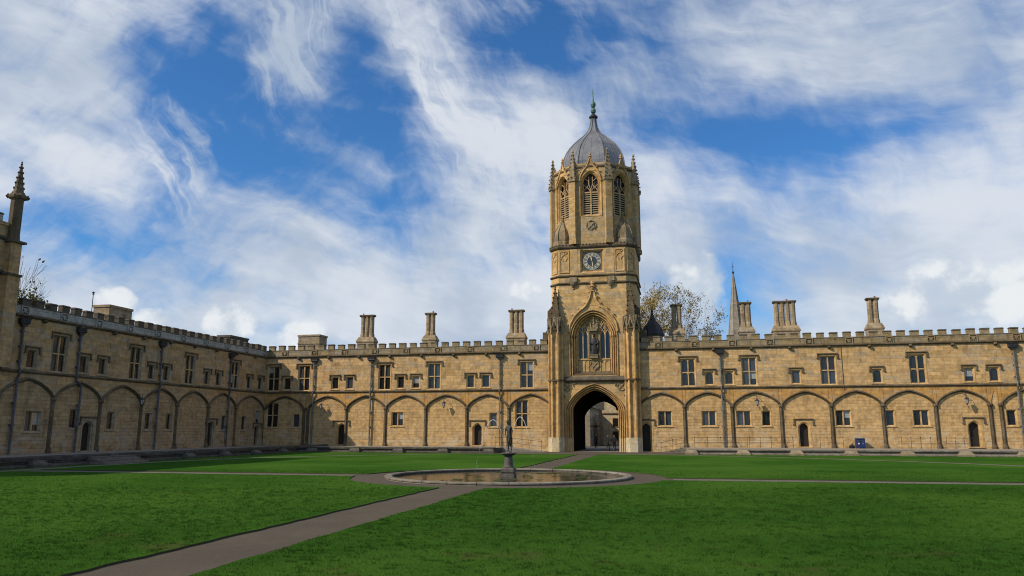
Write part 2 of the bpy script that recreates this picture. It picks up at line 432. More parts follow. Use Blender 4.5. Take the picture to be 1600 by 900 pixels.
leaf_mat('leaf_autumn', [(0.36, 0.25, 0.05), (0.50, 0.36, 0.08), (0.30, 0.26, 0.08), (0.42, 0.27, 0.06)])
leaf_mat('leaf_dull', [(0.20, 0.145, 0.04), (0.14, 0.12, 0.045), (0.26, 0.17, 0.045)])
leaf_mat('leaf_green', [(0.05, 0.09, 0.02), (0.08, 0.11, 0.025), (0.12, 0.12, 0.03)])
def blade_mat(name, cols):
    m = leaf_mat(name, cols)
    g = NG(m.node_tree)
    b = g.n['Principled BSDF']
    co = g.node('ShaderNodeTexCoord').outputs['Object']
    src = b.inputs['Base Color'].links[0].from_socket
    b.inputs['Specular IOR Level'].default_value = 0.05
    n1 = g.noise(co, 0.11, 4, 0.6)
    n2 = g.noise(co, 1.1, 4, 0.65)
    n3 = g.noise(co, 5.5, 3, 0.65)
    k = g.math('ADD', g.math('MULTIPLY', n1, 1.3), g.math('ADD', g.math('MULTIPLY', n2, 0.6), g.math('MULTIPLY', n3, 0.75)))
    col = g.mix(1.0, src, g.mix(g.ramp(k, 0.98, 1.68), (0.56, 0.64, 0.58), (1.75, 1.45, 1.30)), 'MULTIPLY')
    y = g.sep(co)[1]
    near = g.ramp(y, -70.0, -61.0, 1.0, 0.0)
    wn = g.noise(co, 0.5, 4, 0.7)
    col = g.mix(g.math('MULTIPLY', g.ramp(wn, 0.53, 0.70, 0, 0.8), near), col, (0.095, 0.095, 0.032))
    for nd in (b.inputs['Base Color'], [q for q in g.n if q.bl_idname == 'ShaderNodeBsdfTranslucent'][0].inputs[0]):
        g.put(nd, col)
    return m


blade_mat('grass_blade', [(0.024, 0.072, 0.010), (0.034, 0.096, 0.013), (0.042, 0.108, 0.016), (0.028, 0.082, 0.011), (0.066, 0.118, 0.021)])


def lawn_material():
    m, g, b = new_mat('lawn')
    co = g.node('ShaderNodeTexCoord').outputs['Object']
    n1 = g.noise(co, 0.11, 4, 0.6)
    n2 = g.noise(co, 1.5, 6, 0.7)
    n3 = g.noise(co, 9.0, 6, 0.75)
    col = g.mix(g.ramp(n2, 0.3, 0.7), (0.026, 0.076, 0.010), (0.038, 0.102, 0.014))
    col = g.mix(g.ramp(n1, 0.40, 0.64, 0, 0.75), col, (0.060, 0.130, 0.019))
    col = g.mix(g.ramp(n3, 0.5, 0.85, 0, 0.55), col, (0.015, 0.046, 0.006))
    # worn, thin patches
    x, y, z = g.sep(co)
    near = g.ramp(y, -70.0, -61.0, 1.0, 0.0)
    wn = g.noise(co, 0.5, 4, 0.7)
    w = g.math('MULTIPLY', g.ramp(wn, 0.53, 0.70, 0, 0.8), near)
    col = g.mix(w, col, (0.085, 0.075, 0.030))
    g.put(b.inputs['Base Color'], col)
    b.inputs['Roughness'].default_value = 0.95
    b.inputs['Specular IOR Level'].default_value = 0.0
    h = g.math('ADD', g.math('MULTIPLY', n3, 0.5), g.math('MULTIPLY', g.noise(co, 35.0, 4, 0.7), 0.5))
    bump(g, b, h, 1.0, 0.06)


def gravel_material():
    m, g, b = new_mat('gravel')
    co = g.node('ShaderNodeTexCoord').outputs['Object']
    n1 = g.noise(co, 0.35, 6, 0.7)
    n2 = g.noise(co, 30.0, 4, 0.7)
    n3 = g.noise(co, 4.0, 5, 0.65)
    col = g.mix(g.ramp(n1, 0.3, 0.7), (0.098, 0.082, 0.062), (0.070, 0.058, 0.045))
    col = g.mix(g.ramp(n3, 0.35, 0.75, 0, 0.4), col, (0.062, 0.053, 0.040))
    col = g.mix(g.ramp(n2, 0.3, 0.75, 0, 0.55), col, (0.125, 0.108, 0.085))
    sp = g.noise(co, 11.0, 3, 0.8)
    col = g.mix(g.ramp(sp, 0.62, 0.70, 0, 0.55), col, (0.22, 0.19, 0.15))
    g.put(b.inputs['Base Color'], col)
    b.inputs['Roughness'].default_value = 0.95
    b.inputs['Specular IOR Level'].default_value = 0.05
    bump(g, b, n2, 0.8, 0.02)


def glass_material(name, base, pattern=True, rough=0.06, curtain=None):
    m, g, b = new_mat(name)
    co = g.node('ShaderNodeTexCoord').outputs['Object']
    x, y, z = g.sep(co)
    rnd = g.node('ShaderNodeObjectInfo').outputs['Random']
    col = base
    if curtain is not None:
        f = g.ramp(g.math('ADD', z, g.math('MULTIPLY', rnd, 0.4)), 0.10, 0.14, 0, 1)
        col = g.mix(f, base, curtain)
    if pattern:                                      # leaded lights
        fx = g.math('ABSOLUTE', g.math('SUBTRACT', g.math('FRACT', g.math('MULTIPLY', x, 6.5)), 0.5))
        fz = g.math('ABSOLUTE', g.math('SUBTRACT', g.math('FRACT', g.math('MULTIPLY', z, 4.5)), 0.5))
        ln = g.math('MAXIMUM', g.ramp(fx, 0.42, 0.46), g.ramp(fz, 0.44, 0.47))
        col = g.mix(g.math('MULTIPLY', ln, 0.6), col, (0.05, 0.05, 0.052))
    g.put(b.inputs['Base Color'], col)
    b.inputs['Roughness'].default_value = rough
    b.inputs['Specular IOR Level'].default_value = 0.55
    bump(g, b, g.noise(g.vmath('ADD', co, g.comb(g.math('MULTIPLY', rnd, 50.0), 0.0, 0.0)), 3.0, 3, 0.6), 0.25, 0.02)


def water_material():
    m, g, b = new_mat('pond_water')
    co = g.node('ShaderNodeTexCoord').outputs['Object']
    n = g.noise(co, 0.9, 5, 0.7)
    g.put(b.inputs['Base Color'], g.mix(g.ramp(n, 0.4, 0.65), (0.010, 0.011, 0.008), (0.024, 0.024, 0.013)))
    b.inputs['Roughness'].default_value = 0.06
    b.inputs['Specular IOR Level'].default_value = 0.3
    b.inputs['IOR'].default_value = 1.33
    bump(g, b, g.noise(co, 4.0, 4, 0.6, 0.5), 0.35, 0.03)


def jet_material():
    m, g, b = new_mat('water_jet')
    b.inputs['Base Color'].default_value = (0.86, 0.88, 0.9, 1)
    b.inputs['Roughness'].default_value = 0.25
    b.inputs['Alpha'].default_value = 0.5


lawn_material()
gravel_material()
water_material()
jet_material()
glass_material('glass_dark', (0.012, 0.013, 0.016))
glass_material('glass_blue', (0.045, 0.052, 0.066))
glass_material('glass_blind', (0.014, 0.015, 0.018), curtain=(0.30, 0.31, 0.31))
glass_material('glass_plain', (0.010, 0.011, 0.013), pattern=False)


# ------------------------------------------------------------------ mesh helpers
class MB:
    def __init__(self):
        self.v, self.f, self.m = [], [], []

    def add(self, vs, fs, mi=0):
        o = len(self.v)
        self.v.extend(vs)
        for f in fs:
            self.f.append(tuple(i + o for i in f))
            self.m.append(mi)
        return self

    def box(self, x0, x1, y0, y1, z0, z1, mi=0):
        v = [(x0, y0, z0), (x1, y0, z0), (x1, y1, z0), (x0, y1, z0), (x0, y0, z1), (x1, y0, z1), (x1, y1, z1), (x0, y1, z1)]
        return self.add(v, [(3, 2, 1, 0), (4, 5, 6, 7), (0, 1, 5, 4), (1, 2, 6, 5), (2, 3, 7, 6), (3, 0, 4, 7)], mi)

    def loft(self, rings, closed=True, cap0=False, cap1=False, mi=0):
        n = len(rings[0])
        vs = [p for r in rings for p in r]
        fs = []
        for i in range(len(rings) - 1):
            for j in range(n if closed else n - 1):
                k = (j + 1) % n
                fs.append((i * n + j, i * n + k, (i + 1) * n + k, (i + 1) * n + j))
        if cap0:
            fs.append(tuple(range(n - 1, -1, -1)))
        if cap1:
            fs.append(tuple((len(rings) - 1) * n + j for j in range(n)))
        return self.add(vs, fs, mi)

    def prism_x(self, prof, x0, x1, mi=0):
        return self.loft([[(x0, y, z) for y, z in prof], [(x1, y, z) for y, z in prof]], True, True, True, mi)

    def prism_y(self, poly, y0, y1, mi=0):
        return self.loft([[(x, y0, z) for x, z in poly], [(x, y1, z) for x, z in poly]], True, True, True, mi)

    def prism_z(self, poly, z0, z1, mi=0, s=1.0, c=(0, 0)):
        top = [(c[0] + (x - c[0]) * s, c[1] + (y - c[1]) * s, z1) for x, y in poly]
        return self.loft([[(x, y, z0) for x, y in poly], top], True, True, True, mi)

    def lathe(self, prof, cx=0.0, cy=0.0, n=12, rot=0.0, mi=0):
        rings = [[(cx + r * math.cos(rot + 2 * PI * j / n), cy + r * math.sin(rot + 2 * PI * j / n), z) for j in range(n)] for r, z in prof]
        return self.loft(rings, True, True, True, mi)

    def tube(self, path, r, n=6, mi=0):
        rs = r if isinstance(r, (list, tuple)) else [r] * len(path)
        P = [Vector(p) for p in path]
        rings = []
        for i, p in enumerate(P):
            t = (P[min(i + 1, len(P) - 1)] - P[max(i - 1, 0)]).normalized()
            a = t.orthogonal().normalized() if abs(t.z) < 0.99 else Vector((1, 0, 0))
            a = (a - t * a.dot(t)).normalized()
            if i and rings:
                a = (prev - t * prev.dot(t)).normalized()
            prev = a
            b = t.cross(a)
            rings.append([tuple(p + (a * math.cos(2 * PI * j / n) + b * math.sin(2 * PI * j / n)) * rs[i]) for j in range(n)])
        return self.loft(rings, True, True, True, mi)

    def build(self, name, mats, parent=None, loc=None, rotz=None, fixn=True, smooth=False):
        me = bpy.data.meshes.new(name)
        me.from_pydata(self.v, [], self.f)
        mats = mats if isinstance(mats, (list, tuple)) else [mats]
        for k in mats:
            me.materials.append(MATS[k])
        me.polygons.foreach_set('material_index', self.m)
        if fixn:
            bm = bmesh.new()
            bm.from_mesh(me)
            bmesh.ops.recalc_face_normals(bm, faces=bm.faces)
            bm.to_mesh(me)
            bm.free()
        if smooth:
            me.polygons.foreach_set('use_smooth', [True] * len(me.polygons))
        return place(name, me, parent, loc, rotz)


def place(name, me, parent=None, loc=None, rotz=None):
    o = bpy.data.objects.new(name, me)
    COL.objects.link(o)
    if parent is not None:
        o.parent = parent
    if loc is not None:
        o.location = loc
    if rotz is not None:
        o.rotation_euler = (0, 0, rotz)
    return o


def tag(o, label=None, cat=None, group=None, kind=None):
    if label:
        o['label'] = label
    if cat:
        o['category'] = cat
    if group:
        o['group'] = group
    if kind:
        o['kind'] = kind
    return o


def thing(name, label, cat, loc=(0, 0, 0), rotz=0.0, group=None):
    o = bpy.data.objects.new(name, None)
    o.empty_display_size = 0.5
    COL.objects.link(o)
    o.location = loc
    o.rotation_euler = (0, 0, rotz)
    return tag(o, label, cat, group)


def arch(a, zs, rise, n=10, p=1.45, q=0.62, xc=0.0):
    """four-centred arch, left spring over the apex to the right spring"""
    half = []
    for i in range(n + 1):
        s = 1 - math.cos(PI / 2 * i / n)
        half.append((-a + a * s, zs + rise * (1 - (1 - s) ** p) ** q))
    return [(xc + x, z) for x, z in half] + [(xc - x, z) for x, z in half[-2::-1]]


def jamb_arch(a, z0, zs, rise, n=10, p=1.45, q=0.62, xc=0.0):
    return [(xc - a, z0)] + arch(a, zs, rise, n, p, q, xc) + [(xc + a, z0)]


def arch_wall(mb, x0, x1, z0, z1, y, a, zs, rise, n=10, p=1.45, q=0.62, xc=0.0, mi=0, zbase=None):
    """flat wall with an arched opening whose jambs start at zbase"""
    zb = z0 if zbase is None else zbase
    A = arch(a, zs, rise, n, p, q, xc)
    fl = lambda xa, xb, za, zc: mb.add([(xa, y, za), (xb, y, za), (xb, y, zc), (xa, y, zc)], [(0, 1, 2, 3)], mi)
    fl(x0, xc - a, z0, z1)
    fl(xc + a, x1, z0, z1)
    if zb > z0:
        fl(xc - a, xc + a, z0, zb)
    for (xa, za), (xb, zc) in zip(A, A[1:]):
        mb.add([(xa, y, za), (xb, y, zc), (xb, y, z1), (xa, y, z1)], [(0, 1, 2, 3)], mi)


def arch_rings(mb, a, z0, zs, rise, prof, n=10, p=1.45, q=0.62, xc=0.0, mi=0):
    """moulded arch: prof = list of (inset, y)"""
    rings = [[(x, y, z) for x, z in jamb_arch(a - d, z0, zs, rise - d, n, p, q, xc)] for d, y in prof]
    mb.loft(rings, closed=False, mi=mi)


def grid_wall(mb, x0, x1, z0, z1, y, holes, mi=0):
    xs = sorted({x0, x1, *[h[0] for h in holes], *[h[1] for h in holes]})
    zs = sorted({z0, z1, *[h[2] for h in holes], *[h[3] for h in holes]})
    xs = [x for x in xs if x0 <= x <= x1]
    zs = [z for z in zs if z0 <= z <= z1]
    for xa, xb in zip(xs, xs[1:]):
        for za, zb in zip(zs, zs[1:]):
            cx, cz = (xa + xb) / 2, (za + zb) / 2
            if any(h[0] < cx < h[1] and h[2] < cz < h[3] for h in holes):
                continue
            mb.add([(xa, y, za), (xb, y, za), (xb, y, zb), (xa, y, zb)], [(0, 1, 2, 3)], mi)


def ngon(n, r, rot=0.0, cx=0.0, cy=0.0):
    return [(cx + r * math.cos(rot + 2 * PI * i / n), cy + r * math.sin(rot + 2 * PI * i / n)) for i in range(n)]


def crockets(mb, path, size, mi=0):
    """little leaf knobs along an edge"""
    for (x, y, z) in path:
        s = size
        mb.add([(x - s, y, z), (x, y - s, z), (x + s, y, z), (x, y + s, z), (x, y, z + s * 1.3), (x, y, z - s * 0.9)],
               [(0, 1, 4), (1, 2, 4), (2, 3, 4), (3, 0, 4), (1, 0, 5), (2, 1, 5), (3, 2, 5), (0, 3, 5)], mi)


def spirelet(mb, cx, cy, z0, z1, r, knobs=5, n=4, rot=PI / 4, mi=0, size=0.1):
    mb.lathe([(r, z0), (r * 0.12, z1)], cx, cy, n, rot, mi)
    for k in range(n):
        a = rot + 2 * PI * k / n
        pts = []
        for i in range(knobs):
            t = (i + 0.35) / knobs
            rr = r * (1 - 0.88 * t) + size * 0.35
            pts.append((cx + rr * math.cos(a), cy + rr * math.sin(a), z0 + (z1 - z0) * t))
        crockets(mb, pts, size, mi)
    mb.lathe([(0.03, z1 - 0.1), (size * 1.25, z1 + 0.02), (size * 0.5, z1 + size * 1.2), (size * 0.9, z1 + size * 2.0), (0.02, z1 + size * 3.2)], cx, cy, 6, 0, mi)
# ------------------------------------------------------------------ windows and doors
CACHE = {}
# meshes are shared between alike pieces


def cached(key, fn, name, mats):
    """build a mesh once, reuse its data afterwards"""
    if key not in CACHE:
        mb = fn()
        o = mb.build(name, mats)
        CACHE[key] = o.data
        bpy.data.objects.remove(o)
    return CACHE[key]


PANE_RND = random.Random(5)


def frame_mesh(w, h, mat='window_stone'):
    def fn():
        mb = MB()
        r = lambda ww, zb, zt, y: [(-ww / 2, y, zb), (ww / 2, y, zb), (ww / 2, y, zt), (-ww / 2, y, zt)]
        mb.loft([r(w + .38, -.16, h + .16, .06), r(w + .38, -.16, h + .16, -.012), r(w + .24, -.09, h + .09, -.012), r(w + .10, -.03, h + .03, .10),
                 r(w, 0, h, .13), r(w, 0, h, .34)], True)
        mb.prism_x([(.05, -.20), (-.06, -.20), (-.07, -.14), (.05, -.06)], -w / 2 - .27, w / 2 + .27)
        return mb
    return cached(('frame', w, h, mat), fn, 'window', mat)


def hood_mesh(w, drop=0.34):
    def fn():
        mb = MB()
        a = w / 2 + .36
        prof = lambda z: [(.02, z), (-.08, z), (-.13, z + .04), (-.13, z + .09), (.02, z + .13)]
        mb.prism_x(prof(0), -a, a)
        for s in (-1, 1):
            xa, xb = sorted((s * a, s * (a - .12)))
            mb.box(xa, xb, -.10, .02, -drop, -.002)
            xc, xd = sorted((s * (a + .07), s * (a - .13)))
            mb.box(xc, xd, -.12, .02, -drop - .1, -drop - .002)
        return mb
    return cached(('hood', w, drop), fn, 'hood_mould', 'trim_stone')


def bars_mesh(w, h, nx, heads):
    def fn():
        mb = MB()
        lw = (w - .12 * (nx - 1)) / nx
        for i in range(1, nx):
            x = -w / 2 + i * lw + (i - .5) * .12
            mb.box(x - .06, x + .06, .10, .30, 0.0, h)
        if heads:                                    # arched heads of the lights
            for i in range(nx):
                xc = -w / 2 + lw / 2 + i * (lw + .12)
                for zt in heads:
                    A = arch(lw / 2, zt - .26, .22, 5, xc=xc)
                    for (xa, za), (xb, zb) in zip(A, A[1:]):
                        mb.add([(xa, .15, za), (xb, .15, zb), (xb, .15, zt), (xa, .15, zt)], [(0, 1, 2, 3)])
        return mb
    return cached(('bars', w, h, nx, tuple(heads)), fn, 'mullion', 'window_stone')


def window(root, xc, z0, w, h, nx=1, nz=1, yf=0.0, hood=True, mats=None, heads=True):
    sm = 'window_stone_south' if root.rotation_euler.z > 1 else 'window_stone'
    win = place('window', frame_mesh(w, h, sm), root, (xc, yf, z0))
    if hood:
        place('hood_mould', hood_mesh(w), win, (0, 0, h + .24))
    rows = [0.0, h] if nz == 1 else [0.0, h * .5, h]
    if nx > 1 or heads:
        place('mullion', bars_mesh(w, h, nx, [z for z in rows[1:]] if heads else []), win)
    if nz > 1:
        me = cached(('transom', w), lambda: MB().box(-w / 2, w / 2, .115, .285, -.055, .055), 'transom', 'window_stone')
        place('transom', me, win, (0, 0, h * .5))
    lw = (w - .12 * (nx - 1)) / nx
    for i in range(nx):
        for j in range(nz):
            ph = rows[j + 1] - rows[j]
            m = PANE_RND.choice(mats or ['glass_dark'] * 6 + ['glass_blue', 'glass_blue', 'glass_blind'])
            me = cached(('pane', lw, ph, m), lambda: MB().box(-lw / 2, lw / 2, -.008, .008, -ph / 2, ph / 2), 'pane', m)
            pn = place('pane', me, win, (-w / 2 + lw / 2 + i * (lw + .12), .24 + PANE_RND.uniform(-.004, .004), (rows[j] + rows[j + 1]) / 2))
            pn.rotation_euler = (PANE_RND.uniform(-.02, .03), 0, PANE_RND.uniform(-.02, .02))
    if nx * nz == 1 or not hood:
        pass
    return win


def doorway(root, xc, z0, w, h, yf=0.05, leaf='door_wood', hood=True, arched=True):
    def fn():
        mb = MB()
        rise = .42 if arched else .06
        W = w / 2 + .30
        arch_wall(mb, -W, W, 0, h + .30, -.015, w / 2 + .16, h - rise, rise + .13, 8)
        mb.loft([[(-W, -.015, 0), (-W, -.015, h + .30), (W, -.015, h + .30), (W, -.015, 0)], [(-W, .05, 0), (-W, .05, h + .30), (W, .05, h + .30), (W, .05, 0)]], closed=False)
        arch_rings(mb, w / 2 + .16, 0, h - rise, rise + .13, [(0, -.015), (.06, .04), (.06, .10), (.16, .16), (.16, .46)], 8)
        mb.box(-w / 2 - .3, w / 2 + .3, -.25, .42, -.12, .0)
        return mb
    dm = 'window_stone_south' if root.rotation_euler.z > 1 else 'window_stone'
    d = place('doorway', cached(('door', w, h, arched, dm), fn, 'doorway', dm), root, (xc, yf, z0))
    if hood:
        place('hood_mould', hood_mesh(w + .36, .42), d, (0, 0, h + .32))
    me = cached(('leaf', w, h, leaf), lambda: MB().box(-w / 2 - .02, w / 2 + .02, .40, .45, 0, h + .02), 'door_leaf', leaf)
    place('door_leaf', me, d)
    return d


# ------------------------------------------------------------------ a two-storey range of the quadrangle
Z_STRING, Z_CORNICE, Z_SPRING, Z_BASE = 6.52, 10.62, 4.575, 0.49


def arch_rib_mesh(span, mat):
    def fn():
        mb = MB()
        a, rise = span / 2 - .15, 1.33
        prof = [(-.04, .08), (-.04, -.03), (.02, -.09), (.06, -.06), (.09, -.16), (.16, -.16), (.24, -.05), (.24, .03)]
        A = [arch(a + d, Z_SPRING, rise + d, 14) for d, _ in prof]
        rings = [[(A[k][i][0], prof[k][1], A[k][i][1]) for k in range(len(prof))] for i in range(len(A[0]))]
        mb.loft(rings, closed=False)
        return mb
    return cached(('rib', round(span, 3), mat), fn, 'arch_rib', mat)


def wall_shaft_mesh(mat):
    def fn():
        mb = MB()
        mb.lathe([(.115, Z_BASE + .45), (.115, Z_SPRING - .1)], 0, .0, 8, PI / 8)
        for s in (-1, 1):
            mb.lathe([(.055, Z_BASE + .4), (.055, Z_SPRING - .05)], s * .14, .03, 6)
        mb.lathe([(.26, Z_BASE - .2), (.26, Z_BASE + .22), (.20, Z_BASE + .32), (.18, Z_BASE + .47)], 0, .03, 8, PI / 8)
        mb.lathe([(.17, Z_SPRING - .16), (.27, Z_SPRING - .02), (.27, Z_SPRING + .08), (.18, Z_SPRING + .2)], 0, .04, 8, PI / 8)
        return mb
    return cached(('shaft', mat), fn, 'wall_shaft', mat)


def carved_panel_mesh(mat):
    def fn():
        mb = MB()
        o, i = .37, .29
        mb.loft([[(s * k, y, t * k * .92) for s, t in ((-1, -1), (1, -1), (1, 1), (-1, 1))] for k, y in ((o, .02), (o, -.085), (i, -.085), (i, .0))], True)
        mb.add([(-i, -.006, -i), (i, -.006, -i), (i, -.006, i), (-i, -.006, i)], [(0, 1, 2, 3)], 1)  # dark backing: shade of the recess put into its colour
        mb.prism_y([(-.15, .17), (.15, .17), (.15, -.02), (0, -.2), (-.15, -.02)], -.06, .0)
        for s in (-1, 1):
            mb.lathe([(.02, -.2), (.07, -.14), (.02, -.08)], s * .19, -.03, 6)
            mb.lathe([(.02, .08), (.07, .14), (.02, .2)], s * .2, -.03, 6)
        return mb
    return cached(('panel', mat), fn, 'carved_panel', [mat, 'dark_stone'])


def merlon_mesh(w, mat):
    def fn():
        mb = MB()
        mb.box(-w / 2, w / 2, -.045, .36, .075, .53)
        mb.loft([[(-k, y0, z), (k, y0, z), (k, y1, z), (-k, y1, z)] for k, y0, y1, z in
                 ((w / 2 + .03, -.09, .41, .53), (w / 2 + .03, -.09, .41, .59), (w / 2 - .03, -.01, .33, .66))], True, True, True, 1)
        return mb
    return cached(('merlon', w, mat), fn, 'merlon', [mat, 'dark_stone'])


def corbel_mesh():
    def fn():
        mb = MB()
        mb.loft([[(-.16, -.02, 0), (.16, -.02, 0), (.16, -.02, .28), (-.16, -.02, .28)], [(-.15, -.22, .05), (.15, -.22, .05), (.14, -.2, .27), (-.14, -.2, .27)],
                 [(-.08, -.34, .1), (.08, -.34, .1), (.08, -.3, .22), (-.08, -.3, .22)]], True, False, True)
        return mb
    return cached('corbel', fn, 'corbel_head', 'trim_stone')


def downpipe(root, x, z_top, z_bot, south=False, jog=None):
    mb = MB()
    hop = [(-.42, -.34, z_top - .10), (.42, -.34, z_top - .10), (.42, -.03, z_top - .10), (-.42, -.03, z_top - .10)]
    sc = lambda k, z: [(px * k, -.03 + (py + .03) * (k if k > .5 else .75), z) for px, py, _ in hop]
    h = MB()
    h.loft([sc(1.08, z_top + .02), sc(1.12, z_top + .06), sc(1.0, z_top), sc(1.0, z_top - .24), sc(1.06, z_top - .28), sc(.8, z_top - .36), sc(.32, z_top - .55)], True, True, True)
    for k in range(7):
        h.box(-.36 + k * .115, -.33 + k * .115, -.365, -.335, z_top - .22, z_top - .03)
    path = [(0, -.15, z_top - .5)]
    if jog:
        path += [(0, -.15, jog[1] + .25), (jog[0], -.17, jog[1] - .15)]
    else:
        path += [(0, -.15, Z_STRING + .35), (0, -.27, Z_STRING + .1), (0, -.27, Z_STRING - .15), (0, -.15, Z_STRING - .45)]
    path += [(path[-1][0], -.13, z_bot)]
    mb.tube(path, .085, 8)
    for z in (z_top - .9, z_top - 2.0, z_top - 3.1, Z_STRING - .75, Z_STRING - 2.3, Z_STRING - 3.9):
        xx = path[-1][0] if z < Z_STRING - .3 else 0
        mb.box(xx - .15, xx + .15, -.20, .10, z - .05, z + .05)
    dp = mb.build('downpipe', 'pipe_paint_south' if south else 'pipe_paint', root, (x, 0, 0))
    h.build('hopper_head', 'iron' if not south else 'iron', dp)
    return dp


def chimney(root, xc, yc, n, z_base=10.9, z_top=15.95, sp=.56):
    """group of octagonal chimney shafts on a moulded base"""
    w = n * sp / 2 + .10
    mb = MB()
    r = lambda k, d, z: [(xc - k, yc - d, z), (xc + k, yc - d, z), (xc + k, yc + d, z), (xc - k, yc + d, z)]
    mb.loft([r(w + .14, .60, z_base), r(w + .14, .60, z_base + 1.6), r(w + .22, .66, z_base + 1.66), r(w + .22, .66, z_base + 1.80), r(w - .0, .42, z_base + 2.3)], True, True, True)
    ch = mb.build('chimney', 'chimney_stone', root)
    zt = z_top - .12
    cp = MB()
    cp.loft([r(w - .07, .27, zt - .18), r(w + .0, .34, zt - .08), r(w + .0, .34, zt + .04), r(w - .05, .29, zt + .08)], True, True, True)
    cp.build('chimney_cap', 'trim_stone', ch)
    for i in range(n):
        x = xc + (i - (n - 1) / 2) * sp
        s = MB()
        rot = PI / 8
        s.lathe([(.35, z_base + 2.0), (.34, z_base + 2.5), (.30, z_base + 2.72), (.275, z_base + 2.8), (.275, zt - .26), (.31, zt - .18), (.31, zt - .12)], x, yc, 8, rot)
        o = s.build('chimney_shaft', 'chimney_stone', ch)
        if (i + n) % 3 == 0:
            p = MB()
            p.lathe([(.09, zt + .06), (.08, zt + .20), (.10, zt + .22), (.10, zt + .27)], x, yc, 8)
            p.build('chimney_pot', 'terracotta', o)
    return ch


def low_stack(root, x0, x1, y0, y1, z0, z1, mat='chimney_stone'):
    mb = MB()
    mb.box(x0, x1, y0, y1, z0, z1 - .22)
    mb.box(x0 - .08, x1 + .08, y0 - .08, y1 + .08, z1 - .22, z1)
    mb.box(x0 - .06, x1 + .06, y0 - .06, y1 + .06, z1 - 1.15, z1 - 1.03)
    return mb.build('chimney', mat, root)


